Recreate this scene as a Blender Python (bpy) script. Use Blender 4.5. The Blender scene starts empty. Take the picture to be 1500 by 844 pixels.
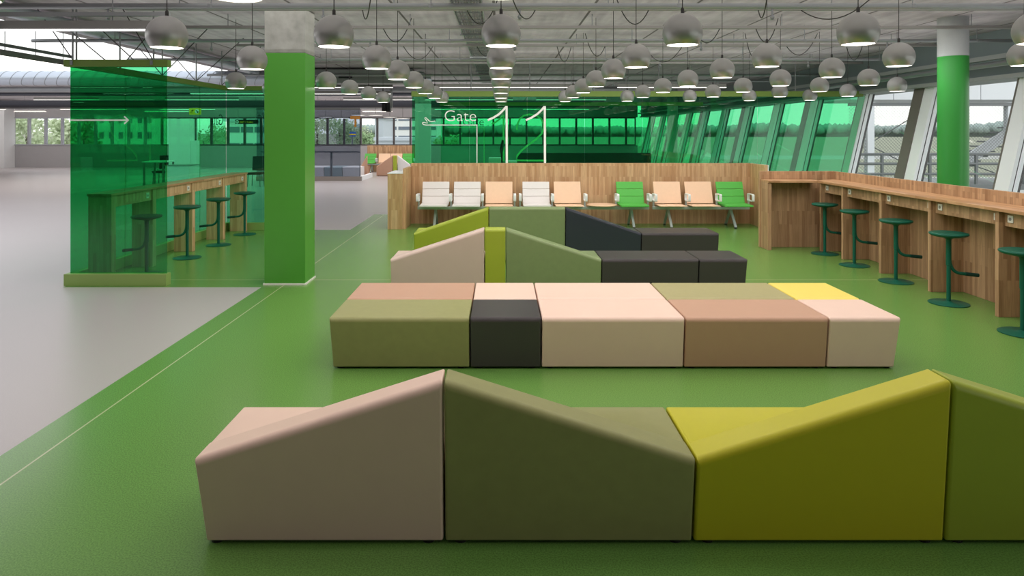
import bpy, bmesh, math, random
from mathutils import Vector, Matrix
random.seed(7)
D = bpy.data
COL = bpy.context.scene.collection
H = 1.9                      # eye height of the photographer
VX, HY, F = 734.0, 194.0, 1000.0

def gx(px, y): return (px - VX) * y / F          # real X of something seen at column px when it stands y metres away
def gz(py, y): return H - (py - HY) * y / F      # real height likewise

# ------------------------------------------------------------------ materials
def lin(r, g, b):
    f = lambda v: (v / 255 / 12.92) if v / 255 <= 0.04045 else ((v / 255 + 0.055) / 1.055) ** 2.4
    return (f(r), f(g), f(b), 1)

class NT:
    def __init__(s, name):
        s.m = D.materials.new(name); s.m.use_nodes = True
        s.t = s.m.node_tree; s.t.nodes.clear()
        s.out = s.n('ShaderNodeOutputMaterial')
    def n(s, typ, **kw):
        nd = s.t.nodes.new(typ)
        for k, v in kw.items():
            if k.startswith('i_'): nd.inputs[k[2:].replace('_', ' ')].default_value = v
            else: setattr(nd, k, v)
        return nd
    def l(s, a, b): s.t.links.new(a, b)
    def math(s, op, a, b=None, clamp=False):
        nd = s.n('ShaderNodeMath', operation=op); nd.use_clamp = clamp
        for i, v in enumerate((a, b)):
            if v is None: continue
            if hasattr(v, 'links'): s.l(v, nd.inputs[i])
            else: nd.inputs[i].default_value = v
        return nd.outputs[0]
    def mix(s, fac, a, b, blend='MIX'):
        nd = s.n('ShaderNodeMix', data_type='RGBA', blend_type=blend)
        for i, v in ((0, fac), (6, a), (7, b)):
            if hasattr(v, 'links'): s.l(v, nd.inputs[i])
            else: nd.inputs[i].default_value = v
        return nd.outputs[2]

def mat(name, col, rough=0.5, metal=0.0, spec=0.5, noise=0.0, nscale=30, bump=0.0, bscale=200, sheen=0.0, coat=0):
    q = NT(name); b = q.n('ShaderNodeBsdfPrincipled')
    b.inputs['Base Color'].default_value = col; b.inputs['Roughness'].default_value = rough
    b.inputs['Metallic'].default_value = metal; b.inputs['Specular IOR Level'].default_value = spec
    if sheen: b.inputs['Sheen Weight'].default_value = sheen
    if coat: b.inputs['Coat Weight'].default_value = coat
    tc = q.n('ShaderNodeTexCoord')
    if noise:
        nz = q.n('ShaderNodeTexNoise'); nz.inputs['Scale'].default_value = nscale; nz.inputs['Detail'].default_value = 4
        q.l(tc.outputs['Object'], nz.inputs['Vector'])
        lo = [c * (1 - noise) for c in col[:3]] + [1]; hi = [min(1, c * (1 + noise)) for c in col[:3]] + [1]
        q.l(q.mix(nz.outputs[0], lo, hi), b.inputs['Base Color'])
    if bump:
        nz = q.n('ShaderNodeTexNoise'); nz.inputs['Scale'].default_value = bscale; nz.inputs['Detail'].default_value = 3
        q.l(tc.outputs['Object'], nz.inputs['Vector'])
        bp = q.n('ShaderNodeBump'); bp.inputs['Strength'].default_value = bump; bp.inputs['Distance'].default_value = 0.002
        q.l(nz.outputs[0], bp.inputs['Height']); q.l(bp.outputs[0], b.inputs['Normal'])
    q.l(b.outputs[0], q.out.inputs[0]); return q.m

def emit(name, col, s):
    q = NT(name); e = q.n('ShaderNodeEmission'); e.inputs[0].default_value = col; e.inputs[1].default_value = s
    q.l(e.outputs[0], q.out.inputs[0]); return q.m

def glass(name, tint, refl=1.0, f0=0.04):
    """thin tinted sheet: clear tinted transmission plus an angle-dependent mirror reflection"""
    q = NT(name)
    g = q.n('ShaderNodeNewGeometry')
    dp = q.n('ShaderNodeVectorMath', operation='DOT_PRODUCT'); q.l(g.outputs['Normal'], dp.inputs[0]); q.l(g.outputs['Incoming'], dp.inputs[1])
    a = q.math('ABSOLUTE', dp.outputs['Value'])
    p = q.math('POWER', q.math('SUBTRACT', 1.0, a, True), 5.0)
    fr = q.math('MULTIPLY', q.math('ADD', q.math('MULTIPLY', p, 0.6), f0), refl, True)
    t = q.n('ShaderNodeBsdfTransparent'); t.inputs[0].default_value = tint
    gl = q.n('ShaderNodeBsdfGlossy'); gl.inputs['Roughness'].default_value = 0.0; gl.inputs[0].default_value = (1, 1, 1, 1)
    mx = q.n('ShaderNodeMixShader'); q.l(fr, mx.inputs[0]); q.l(t.outputs[0], mx.inputs[1]); q.l(gl.outputs[0], mx.inputs[2])
    q.l(mx.outputs[0], q.out.inputs[0]); return q.m

def wood(name, c1, c2, flat=False, rough=0.45, stave=0.042, length=0.6):
    """strips of solid wood: upright staves on vertical faces, lengthwise staves on tops"""
    q = NT(name); b = q.n('ShaderNodeBsdfPrincipled')
    tc = q.n('ShaderNodeTexCoord'); sp = q.n('ShaderNodeSeparateXYZ'); q.l(tc.outputs['Object'], sp.inputs[0])
    cb = q.n('ShaderNodeCombineXYZ')
    if flat == 'y': q.l(sp.outputs['Y'], cb.inputs[0]); q.l(sp.outputs['X'], cb.inputs[1])
    elif flat == 'x': q.l(sp.outputs['X'], cb.inputs[0]); q.l(sp.outputs['Y'], cb.inputs[1])
    else:
        q.l(sp.outputs['Z'], cb.inputs[0]); q.l(q.math('ADD', sp.outputs['X'], sp.outputs['Y']), cb.inputs[1])
    br = q.n('ShaderNodeTexBrick'); br.offset = 0.37; br.offset_frequency = 2; br.squash = 1.0
    for k, v in (('Scale', 1.0), ('Mortar Size', 0.0006), ('Mortar Smooth', 0.2), ('Bias', 0.0), ('Brick Width', length), ('Row Height', stave)):
        br.inputs[k].default_value = v
    br.inputs['Color1'].default_value = c1; br.inputs['Color2'].default_value = c2
    br.inputs['Mortar'].default_value = [c * 0.55 for c in c1[:3]] + [1]
    q.l(cb.outputs[0], br.inputs['Vector'])
    mp = q.n('ShaderNodeMapping'); mp.inputs['Scale'].default_value = (4, 90, 1); q.l(cb.outputs[0], mp.inputs[0])
    nz = q.n('ShaderNodeTexNoise'); nz.inputs['Scale'].default_value = 1.0; nz.inputs['Detail'].default_value = 5; q.l(mp.outputs[0], nz.inputs['Vector'])
    gr = q.n('ShaderNodeValToRGB'); gr.color_ramp.elements[0].position = 0.3; gr.color_ramp.elements[1].position = 0.7
    gr.color_ramp.elements[0].color = (0.78, 0.74, 0.70, 1); gr.color_ramp.elements[1].color = (1.06, 1.05, 1.03, 1)
    q.l(nz.outputs[0], gr.inputs[0])
    q.l(q.mix(1.0, br.outputs['Color'], gr.outputs[0], 'MULTIPLY'), b.inputs['Base Color'])
    b.inputs['Roughness'].default_value = rough; b.inputs['Specular IOR Level'].default_value = 0.35
    q.l(b.outputs[0], q.out.inputs[0]); return q.m

def floor_mat(name, col, rough, joints, spec=0.5, speck=0.12):
    q = NT(name); b = q.n('ShaderNodeBsdfPrincipled'); tc = q.n('ShaderNodeTexCoord')
    nz = q.n('ShaderNodeTexNoise'); nz.inputs['Scale'].default_value = 130; nz.inputs['Detail'].default_value = 5; q.l(tc.outputs['Object'], nz.inputs['Vector'])
    mr = q.n('ShaderNodeMapRange'); mr.inputs[1].default_value = .36; mr.inputs[2].default_value = .64; q.l(nz.outputs[0], mr.inputs[0])
    n2 = q.n('ShaderNodeTexNoise'); n2.inputs['Scale'].default_value = 0.9; n2.inputs['Detail'].default_value = 3; q.l(tc.outputs['Object'], n2.inputs['Vector'])
    c = q.mix(mr.outputs[0], [v * (1 - speck) for v in col[:3]] + [1], [v * (1 + speck) for v in col[:3]] + [1])
    c = q.mix(q.math('MULTIPLY', n2.outputs[0], speck), c, [v * 0.8 for v in col[:3]] + [1])
    if joints:
        sp = q.n('ShaderNodeSeparateXYZ'); q.l(tc.outputs['Object'], sp.inputs[0]); fac = None
        for ax, v, w in joints:
            d = q.math('ABSOLUTE', q.math('SUBTRACT', sp.outputs[ax], v)); m_ = q.math('LESS_THAN', d, w)
            fac = m_ if fac is None else q.math('MAXIMUM', fac, m_)
        c = q.mix(q.math('MULTIPLY', fac, 0.75), c, lin(190, 185, 150))
    q.l(c, b.inputs['Base Color'])
    rg = q.n('ShaderNodeMapRange'); rg.inputs[3].default_value = rough * 0.96; rg.inputs[4].default_value = rough * 1.04
    q.l(n2.outputs[0], rg.inputs[0]); q.l(rg.outputs[0], b.inputs['Roughness'])
    b.inputs['Specular IOR Level'].default_value = spec
    q.l(b.outputs[0], q.out.inputs[0]); return q.m

def concrete_mat(name, col, joint_pitch=0, joint_off=0):
    q = NT(name); b = q.n('ShaderNodeBsdfPrincipled'); tc = q.n('ShaderNodeTexCoord')
    nz = q.n('ShaderNodeTexNoise'); nz.inputs['Scale'].default_value = 1.6; nz.inputs['Detail'].default_value = 8; nz.inputs['Roughness'].default_value = 0.65
    q.l(tc.outputs['Object'], nz.inputs['Vector'])
    mp = q.n('ShaderNodeMapping'); mp.inputs['Scale'].default_value = (9, 0.7, 9); q.l(tc.outputs['Object'], mp.inputs[0])
    n2 = q.n('ShaderNodeTexNoise'); n2.inputs['Scale'].default_value = 1; n2.inputs['Detail'].default_value = 6; q.l(mp.outputs[0], n2.inputs['Vector'])
    f = q.math('ADD', q.math('MULTIPLY', nz.outputs[0], 0.6), q.math('MULTIPLY', n2.outputs[0], 0.4))
    rp = q.n('ShaderNodeMapRange'); rp.inputs[1].default_value = 0.35; rp.inputs[2].default_value = 0.65; q.l(f, rp.inputs[0])
    c = q.mix(rp.outputs[0], [v * 0.72 for v in col[:3]] + [1], [v * 1.18 for v in col[:3]] + [1])
    if joint_pitch:
        sp = q.n('ShaderNodeSeparateXYZ'); q.l(tc.outputs['Object'], sp.inputs[0])
        w = q.math('PINGPONG', q.math('SUBTRACT', sp.outputs['X'], joint_off), joint_pitch / 2)
        j = q.math('LESS_THAN', w, 0.016)
        c = q.mix(q.math('MULTIPLY', j, 0.75), c, lin(52, 47, 38))
    q.l(c, b.inputs['Base Color']); b.inputs['Roughness'].default_value = 0.85; b.inputs['Specular IOR Level'].default_value = 0.2
    q.l(b.outputs[0], q.out.inputs[0]); return q.m

def paint_step_mat(): pass

M = {}
M['pink'] = mat('pale_pink_leather', lin(226, 194, 178), 0.38, spec=0.5, noise=0.03, nscale=8, bump=0.12, bscale=350)
M['olive'] = mat('olive_green_leather', lin(150, 148, 96), 0.38, spec=0.5, noise=0.10, nscale=14, bump=0.15, bscale=350)
M['moss'] = mat('moss_green_leather', lin(128, 144, 98), 0.38, spec=0.5, noise=0.08, nscale=14, bump=0.15, bscale=350)
M['pale_taupe'] = mat('pale_rose_taupe_leather', lin(206, 182, 170), 0.38, spec=0.5, noise=0.03, nscale=8, bump=0.12, bscale=350)
M['khaki'] = mat('khaki_leather', lin(165, 156, 110), 0.38, spec=0.5, noise=0.08, nscale=14, bump=0.15, bscale=350)
M['lime'] = mat('lime_yellow_leather', lin(196, 188, 36), 0.38, spec=0.5, noise=0.03, nscale=8, bump=0.12, bscale=350)
M['limegreen'] = mat('lime_green_leather', lin(160, 172, 52), 0.38, spec=0.5, noise=0.03, nscale=8, bump=0.12, bscale=350)
M['yellow'] = mat('soft_yellow_leather', lin(228, 206, 96), 0.38, spec=0.5, noise=0.03, nscale=8, bump=0.12, bscale=350)
M['charcoal'] = mat('charcoal_leather', lin(66, 60, 62), 0.38, spec=0.5, noise=0.05, nscale=10, bump=0.15, bscale=350)
M['navy'] = mat('blue_black_leather', lin(50, 54, 64), 0.38, spec=0.5, noise=0.05, nscale=10, bump=0.15, bscale=350)
M['clay'] = mat('clay_brown_leather', lin(190, 148, 124), 0.38, spec=0.5, noise=0.04, nscale=8, bump=0.12, bscale=350)
M['white_leather'] = mat('white_leather', lin(225, 220, 220), 0.5, spec=0.4, bump=0.1)
M['sage'] = mat('grey_blue_leather', lin(160, 175, 178), 0.5, noise=0.04)
M['black'] = mat('black_rubber', lin(18, 18, 18), 0.6)
M['floor_green'] = floor_mat('green_rubber_floor', lin(100, 142, 68), 0.26, [('X', -2.70, 0.006), ('Y', 8.8, 0.006)], spec=0.5, speck=0.25)
M['floor_grey'] = floor_mat('grey_rubber_floor', lin(176, 168, 167), 0.34, [], spec=0.5, speck=0.04)
M['ceiling'] = concrete_mat('board_marked_concrete', lin(166, 160, 162), 1.23, 1.14)
M['concrete'] = concrete_mat('bare_concrete', lin(142, 142, 136))
M['white_wall'] = mat('white_plaster', lin(205, 203, 202), 0.8, noise=0.04, nscale=4)
M['grey_wall'] = mat('grey_plaster', lin(150, 146, 146), 0.8, noise=0.05, nscale=4)
M['dark_wall'] = mat('light_damping_wall', lin(92, 90, 88), 0.8, noise=0.05, nscale=4)  # kept dark so the unseen back wall returns little light
M['green_paint'] = mat('bright_green_paint', lin(80, 154, 54), 0.36, spec=0.5, noise=0.03, nscale=5)
M['green_paint_gloss'] = mat('glossy_green_paint', lin(54, 142, 60), 0.3, spec=0.5, noise=0.03, nscale=5)
M['grey_paint'] = mat('pale_grey_paint', lin(150, 153, 152), 0.5, noise=0.03)
M['lamp'] = mat('satin_silver_lacquer', lin(176, 175, 173), 0.34, metal=0.74, spec=0.5, noise=0.02, nscale=4)
M['lamp_in'] = mat('white_lamp_lining', lin(240, 236, 230), 0.6)
M['glow'] = emit('warm_white_glow', (1.0, 0.93, 0.86, 1), 5.0)
M['tube_glow'] = emit('white_tube_glow', (1.0, 0.94, 0.88, 1), 3.0)
M['cord'] = mat('dark_cord', lin(46, 44, 42), 0.6)
M['steel'] = mat('galvanised_steel', lin(150, 153, 155), 0.42, metal=0.7, noise=0.08, nscale=6)
M['duct'] = mat('spiral_duct_zinc', lin(190, 198, 208), 0.38, metal=0.6, noise=0.08, nscale=5)
M['dark_duct'] = mat('dark_lagging', lin(60, 62, 70), 0.5, metal=0.3, noise=0.1)
M['grey_duct'] = mat('grey_duct', lin(135, 138, 138), 0.5, metal=0.3, noise=0.05)
M['beam'] = mat('slate_grey_steel', lin(112, 122, 124), 0.5, noise=0.04, nscale=3)
M['fitting'] = mat('grey_light_fitting', lin(130, 128, 124), 0.45, metal=0.4)
M['oak'] = wood('oak_staves', lin(214, 178, 140), lin(184, 142, 104))
M['oak_l'] = wood('pale_oak_staves', lin(220, 186, 144), lin(190, 150, 106))
M['oak_d'] = wood('warm_oak_staves', lin(204, 166, 130), lin(164, 126, 94))
M['oak_top_y'] = wood('oak_worktop_lengthwise', lin(208, 164, 124), lin(178, 132, 94), 'y', 0.35)
M['oak_top_x'] = wood('oak_worktop_crosswise', lin(208, 164, 124), lin(178, 132, 94), 'x', 0.35)
M['oak_rail_y'] = wood('green_stained_rail', lin(104, 122, 52), lin(92, 110, 44), 'y', 0.5)
M['rail_green'] = mat('olive_green_rail', lin(112, 138, 60), 0.5, noise=0.06, nscale=5)
M['plinth_green'] = mat('olive_green_plinth', lin(142, 168, 92), 0.5, noise=0.08, nscale=5)
M['plinth_brown'] = mat('taupe_plinth', lin(128, 118, 112), 0.5, noise=0.05)
M['teal'] = mat('deep_teal_lacquer', lin(10, 92, 72), 0.4, spec=0.45)
M['teal_rub'] = mat('dark_teal_rubber', lin(8, 62, 52), 0.55)
M['ply'] = mat('pale_beech_ply', lin(236, 198, 166), 0.45, noise=0.04, nscale=20)
M['ply_edge'] = mat('beech_edge', lin(190, 146, 108), 0.5)
M['seat_white'] = mat('off_white_seat', lin(224, 218, 216), 0.5, noise=0.02)
M['seat_green'] = mat('grass_green_seat', lin(86, 182, 74), 0.5, noise=0.03)
M['alu'] = mat('brushed_aluminium', lin(200, 206, 208), 0.35, metal=0.6)
M['white_arm'] = mat('white_armrest', lin(228, 230, 230), 0.4)
M['socket'] = mat('white_socket', lin(235, 230, 222), 0.4)
M['socket_hole'] = mat('socket_grey', lin(150, 145, 138), 0.5)
T1 = (0.33, 0.80, 0.55, 1)
M['glass_green'] = glass('emerald_glass', T1, 1.0, 0.055)
M['glass_green_edge'] = mat('glass_edge_green', lin(30, 120, 90), 0.2)
M['glass_green2'] = glass('emerald_glass_rear', (0.55, 0.96, 0.78, 1), 0.5)
M['glass_smoke'] = glass('smoked_glass', (0.62, 0.66, 0.72, 1), 0.8)
M['glass_clear'] = glass('clear_glass', (0.97, 0.985, 0.98, 1), 0.55)
M['vinyl'] = mat('white_vinyl', lin(245, 243, 240), 0.6)
M['vinyl_green'] = mat('pale_green_vinyl', lin(120, 235, 140), 0.6)
M['vinyl_dark'] = mat('dark_vinyl', lin(12, 44, 34), 0.6)
M['white_metal'] = mat('white_steel', lin(242, 244, 247), 0.45)
M['grey_metal'] = mat('mid_grey_steel', lin(120, 122, 122), 0.5)
M['warm_grey'] = mat('warm_grey_cladding', lin(118, 112, 106), 0.5)
M['frame_dark'] = mat('dark_window_frame', lin(70, 66, 66), 0.5)
M['frame_lilac'] = mat('pale_window_frame', lin(150, 150, 156), 0.5)
M['yellow_sign'] = mat('yellow_sign_face', lin(255, 205, 30), 0.5)
M['orange_sign'] = mat('orange_sign_face', lin(230, 150, 50), 0.5)
M['dark_sign'] = mat('dark_sign_face', lin(25, 30, 30), 0.5)
M['red'] = mat('red_steel', lin(190, 40, 60), 0.5)
M['white_panel'] = mat('white_cladding', lin(235, 236, 238), 0.5)
M['screen'] = mat('black_plastic', lin(22, 22, 26), 0.35)

# ------------------------------------------------------------------ geometry helpers
class MB:
    def __init__(s): s.bm = bmesh.new(); s.mi = 0
    def face(s, vs):
        vv = []
        for v in vs:
            if not vv or vv[-1] is not v: vv.append(v)
        if vv[0] is vv[-1]: vv.pop()
        if len(vv) < 3: return None
        f = s.bm.faces.new(vv); f.material_index = s.mi; return f
    def hexa(s, p):
        v = [s.bm.verts.new(q) for q in p]
        for ix in ((0, 3, 2, 1), (4, 5, 6, 7), (0, 1, 5, 4), (1, 2, 6, 5), (2, 3, 7, 6), (3, 0, 4, 7)):
            s.face([v[i] for i in ix])
        return s
    def box(s, x0, x1, y0, y1, z0, z1):
        return s.hexa([(x0, y0, z0), (x1, y0, z0), (x1, y1, z0), (x0, y1, z0), (x0, y0, z1), (x1, y0, z1), (x1, y1, z1), (x0, y1, z1)])
    def bar(s, a, b, w, h, up=(0, 0, 1)):
        a, b = Vector(a), Vector(b); d = (b - a).normalized(); u = Vector(up)
        if abs(d.dot(u)) > 0.98: u = Vector((0, 1, 0))
        sx = d.cross(u).normalized(); u = sx.cross(d).normalized()
        q = []
        for p in (a, b):
            q += [p - sx * w / 2 - u * h / 2, p + sx * w / 2 - u * h / 2, p + sx * w / 2 + u * h / 2, p - sx * w / 2 + u * h / 2]
        return s.hexa(q)
    def tube(s, pts, r, n=8, cap=True, closed=False):
        pts = [Vector(p) for p in pts]; N = len(pts); rings = []; pu = None
        for i, p in enumerate(pts):
            if closed: d = pts[(i + 1) % N] - pts[i - 1]
            else: d = pts[min(i + 1, N - 1)] - pts[max(i - 1, 0)]
            d.normalize()
            if pu is None: pu = Vector((0, 0, 1)) if abs(d.z) < 0.9 else Vector((1, 0, 0))
            u = (pu - d * pu.dot(d)).normalized(); pu = u; w = d.cross(u)
            rr = r[i] if isinstance(r, (list, tuple)) else r
            rings.append([s.bm.verts.new(p + (u * math.cos(2 * math.pi * k / n) + w * math.sin(2 * math.pi * k / n)) * rr) for k in range(n)])
        for i in range(N if closed else N - 1):
            A, B = rings[i], rings[(i + 1) % N]
            for k in range(n): s.face([A[k], A[(k + 1) % n], B[(k + 1) % n], B[k]])
        if cap and not closed:
            s.face(rings[0][::-1]); s.face(rings[-1])
        return s
    def lathe(s, prof, c=(0, 0, 0), n=32, cap0=False, cap1=False):
        rings = []
        for r, z in prof:
            if r < 1e-6: rings.append([s.bm.verts.new((c[0], c[1], c[2] + z))] * n)
            else: rings.append([s.bm.verts.new((c[0] + r * math.cos(2 * math.pi * k / n), c[1] + r * math.sin(2 * math.pi * k / n), c[2] + z)) for k in range(n)])
        for i in range(len(rings) - 1):
            A, B = rings[i], rings[i + 1]
            for k in range(n): s.face([A[k], A[(k + 1) % n], B[(k + 1) % n], B[k]])
        if cap0: s.face(rings[0][::-1])
        if cap1: s.face(rings[-1])
        return s
    def ribbon(s, pts, w, y, th=0.004, closed=False):
        """flat stroke in the upright x-z plane at depth y"""
        pts = [Vector((p[0], p[1])) for p in pts]; N = len(pts); L, R = [], []
        for i in range(N):
            a = pts[i - 1] if (i > 0 or closed) else pts[i]; b = pts[(i + 1) % N] if (i < N - 1 or closed) else pts[i]
            d = (b - a).normalized(); nrm = Vector((-d.y, d.x))
            L.append(pts[i] + nrm * w / 2); R.append(pts[i] - nrm * w / 2)
        v = [[s.bm.verts.new((p.x, yy, p.y)) for p in Q] for Q in (L, R) for yy in (y, y - th)]
        for i in range(N if closed else N - 1):
            j = (i + 1) % N
            s.face([v[1][i], v[1][j], v[3][j], v[3][i]]); s.face([v[0][i], v[2][i], v[2][j], v[0][j]])
            s.face([v[0][i], v[0][j], v[1][j], v[1][i]]); s.face([v[2][i], v[3][i], v[3][j], v[2][j]])
        return s
    def build(s, name, m, parent=None, bevel=0, seg=2, smooth=None, world=True):
        bmesh.ops.recalc_face_normals(s.bm, faces=s.bm.faces)
        if parent is not None and world:
            off = Vector((0, 0, 0)); p = parent
            while p is not None: off += p.location; p = p.parent
            bmesh.ops.translate(s.bm, verts=s.bm.verts, vec=-off)
        me = D.meshes.new(name); s.bm.to_mesh(me); s.bm.free()
        for mm in (m if isinstance(m, (list, tuple)) else [m]): me.materials.append(mm)
        o = D.objects.new(name, me); COL.objects.link(o)
        if parent is not None: o.parent = parent
        if smooth is not None:
            me.polygons.foreach_set('use_smooth', [True] * len(me.polygons)); me.set_sharp_from_angle(angle=math.radians(smooth))
        if bevel:
            b = o.modifiers.new('edge_round', 'BEVEL'); b.width = bevel; b.segments = seg; b.limit_method = 'ANGLE'; b.angle_limit = math.radians(40); b.harden_normals = True
            me.polygons.foreach_set('use_smooth', [True] * len(me.polygons))
            if smooth is None: me.set_sharp_from_angle(angle=math.radians(35))
        return o

def tag(o, label=None, cat=None, group=None, kind=None):
    if label: o['label'] = label
    if cat: o['category'] = cat
    if group: o['group'] = group
    if kind: o['kind'] = kind
    return o
def root(name, label, cat, loc=(0, 0, 0), group=None, rz=0):
    o = D.objects.new(name, None); COL.objects.link(o); o.location = loc; o.rotation_euler = (0, 0, rz); o.empty_display_size = 0.1
    return tag(o, label, cat, group)
def struct(o, label=None):
    o['kind'] = 'structure'
    if label: o['label'] = label
    return o
def kids(o): return [c for c in D.objects if c.parent == o]
def copy_tree(o, parent=None):
    c = o.copy(); COL.objects.link(c)
    if parent is not None: c.parent = parent
    for ch in CH.get(o.name, None) or kids(o): copy_tree(ch, c)
    return c
CH = {}
def remember(o):
    CH[o.name] = kids(o)
    for c in CH[o.name]: remember(c)

def ordinal(i): return ['first', 'second', 'third', 'fourth', 'fifth', 'sixth', 'seventh', 'eighth', 'ninth', 'tenth'][i]

# ------------------------------------------------------------------ setting: floor, ceiling, walls
FAR = 37.0
def grid_floor():
    xs = [-27, -5.38, -2.94, 7.3]; ys = [-6, 8.37, 13.3, 15.8, FAR]
    b = MB(); V = {}
    for i, x in enumerate(xs):
        for j, y in enumerate(ys): V[i, j] = b.bm.verts.new((x, y, 0))
    for i in range(len(xs) - 1):
        for j in range(len(ys) - 1):
            green = (i == 2 and j <= 2) or (i == 1 and j == 1)
            b.mi = 1 if green else 0
            b.face([V[i, j], V[i + 1, j], V[i + 1, j + 1], V[i, j + 1]])
    o = b.build('floor', [M['floor_grey'], M['floor_green']])
    return struct(o, 'smooth floor, green in the lounge and pale grey in the hall')
grid_floor()

CEIL = H + 1.56
b = MB()
b.box(-6.9, 7.75, -6, FAR + 0.2, CEIL, CEIL + 0.3)
b.box(-27, -6.9, 19.5, FAR + 0.2, CEIL, CEIL + 0.08)
b.box(-27, -6.9, -6, 3.5, CEIL, CEIL + 0.3)
struct(b.build('ceiling', M['ceiling']), 'bare grey concrete ceiling with long joints')

SILL, HEAD = gz(213, FAR), gz(172, FAR)
b = MB()
b.box(-27, 7.4, FAR, FAR + 0.25, 0, SILL); b.box(-27, 7.4, FAR, FAR + 0.25, HEAD, CEIL)
b.box(-27, gx(18, FAR), FAR, FAR + 0.25, SILL, HEAD)
struct(b.build('wall_far', M['grey_wall']), 'grey far wall under and over a long strip of windows')
struct(MB().box(-27.2, -27, -6, FAR + .25, 0, CEIL).build('wall_left', M['white_wall']))
struct(MB().box(-27, 7.6, -6.2, -6, 0, CEIL).build('wall_back', M['dark_wall']))  # unseen wall behind the camera, darkened to keep light off bench fronts
struct(MB().box(gx(-4, 36.4), gx(10, 36.4), 36.2, FAR, 0, CEIL).build('wall_pier', M['white_wall']), 'white pier at the left end of the far windows')

# far windows, each its own frame and pane
x = gx(18, FAR); n = 0; pitch = 24.3 * FAR / F
while x < 7.2:
    x1 = min(x + pitch, 7.3); n += 1
    b = MB(); w = 0.05
    b.box(x, x + w, FAR - .04, FAR + .12, SILL, HEAD); b.box(x1 - w, x1, FAR - .04, FAR + .12, SILL, HEAD)
    b.box(x + w, x1 - w, FAR - .04, FAR + .12, SILL, SILL + .06); b.box(x + w, x1 - w, FAR - .04, FAR + .12, HEAD - .06, HEAD)
    o = struct(b.build('window_%d' % n, M['frame_lilac'] if x < -19 else M['frame_dark']), None)
    MB().box(x + w, x1 - w, FAR + .03, FAR + .04, SILL + .06, HEAD - .06).build('pane', M['glass_clear'], o)
    x = x1
NW = n

# leaning facade on the right
XB, SL, ZT = 7.08, 0.23, gz(133, 14.2)
def fx(z): return XB + SL * z
ys = [37 - 0.05]
mull = [14.4 - 2.27 * k for k in range(-9, 9) if -4 < 14.4 - 2.27 * k < 36.5]
struct(MB().box(XB - .02, XB + .25, -6, FAR, 0, 0.25).build('baseboard_right', M['white_metal']))
for i, y in enumerate(sorted(mull)):
    b = MB()
    def leaning(y0, y1, d0, d1):
        b.hexa([(XB + d0, y0, 0), (XB + d1, y0, 0), (XB + d1, y1, 0), (XB + d0, y1, 0),
                (fx(ZT) + d0, y0, ZT), (fx(ZT) + d1, y0, ZT), (fx(ZT) + d1, y1, ZT), (fx(ZT) + d0, y1, ZT)])
    leaning(y, y + .28, 0.0, 0.055); b.mi = 1; leaning(y + .02, y + .26, .055, .085); b.mi = 0; leaning(y + .03, y + .25, .085, .16); b.mi = 1; leaning(y + .06, y + .22, .16, .22)
    b.mi = 2
    if i % 2: leaning(y + .28, y + .56, -.02, .12)
    else: leaning(y + .28, y + .32, 0, .06)
    struct(b.build('trim_%d' % (i + 1), [M['white_metal'], M['frame_dark'], M['warm_grey']]), 'leaning white window post with a dark grey strip beside it' if i % 2 else 'leaning white window post')
ms = sorted(mull); ms = [-6] + ms + [FAR]
for i in range(len(ms) - 1):
    y0 = ms[i] + (0.27 if i else 0); y1 = ms[i + 1]; o_ = .12
    b = MB(); t = .012
    b.hexa([(XB + o_, y0, .25), (XB + o_ + t, y0, .25), (XB + o_ + t, y1, .25), (XB + o_, y1, .25),
            (fx(ZT) + o_, y0, ZT), (fx(ZT) + o_ + t, y0, ZT), (fx(ZT) + o_ + t, y1, ZT), (fx(ZT) + o_, y1, ZT)])
    struct(b.build('window_%d' % (NW + 1 + i), M['glass_clear']), None)
b = MB(); b.box(7.58, 7.8, -6, FAR, ZT, CEIL); b.mi = 1; b.box(7.5, 8.15, -6, FAR, ZT - .06, ZT)
b.box(7.52, 7.58, -6, FAR, ZT + .25, ZT + .32)
struct(b.build('wall_beam', [M['beam'], M['grey_paint']]), 'slate grey steel edge beam above the leaning windows')

# ------------------------------------------------------------------ columns
def square_column(y, label, paint='green_paint'):
    r = root('square_column', label, 'column', ((gx(387, 8.5) + gx(447, 8.5)) / 2, y + .22, 0), 'square painted columns')
    x0, x1 = gx(387, 8.5), gx(447, 8.5)
    MB().box(x0, x1, y, y + .44, 0.0, 2.89).build('painted_shaft', M[paint], r, 0.006)
    tag(MB().box(x0 + .002, x1 - .002, y + .002, y + .438, 2.89, CEIL).build('bare_top', M['concrete'], r, 0.006), 'unpainted grey concrete top')
    MB().box(x0 - .012, x1 + .012, y - .012, y + .452, 0, .02).build('base_trim', M['socket'], r)
    return r
square_column(8.5, 'bright green square column with bare concrete top beside the left glass booth')
square_column(23.4, 'square column seen through the green gate glass, left of the lettering', 'white_wall')
def round_column(y, label, paint='green_paint_gloss'):
    r = root('round_column', label, 'column', (6.15, y, 0), 'round columns by the windows')
    MB().lathe([(.185, 0), (.185, 2.93)], (6.15, y, 0), 48).build('painted_shaft', M[paint], r, smooth=40)
    tag(MB().lathe([(.1848, 2.93), (.1848, CEIL)], (6.15, y, 0), 48).build('grey_top', M['grey_paint'], r, smooth=40), 'pale grey unpainted top')
    return r
round_column(9.29, 'glossy green round column with grey top behind the wooden counter')
round_column(24.5, 'round column seen through the green glass near the leaning windows', 'white_wall')

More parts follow.
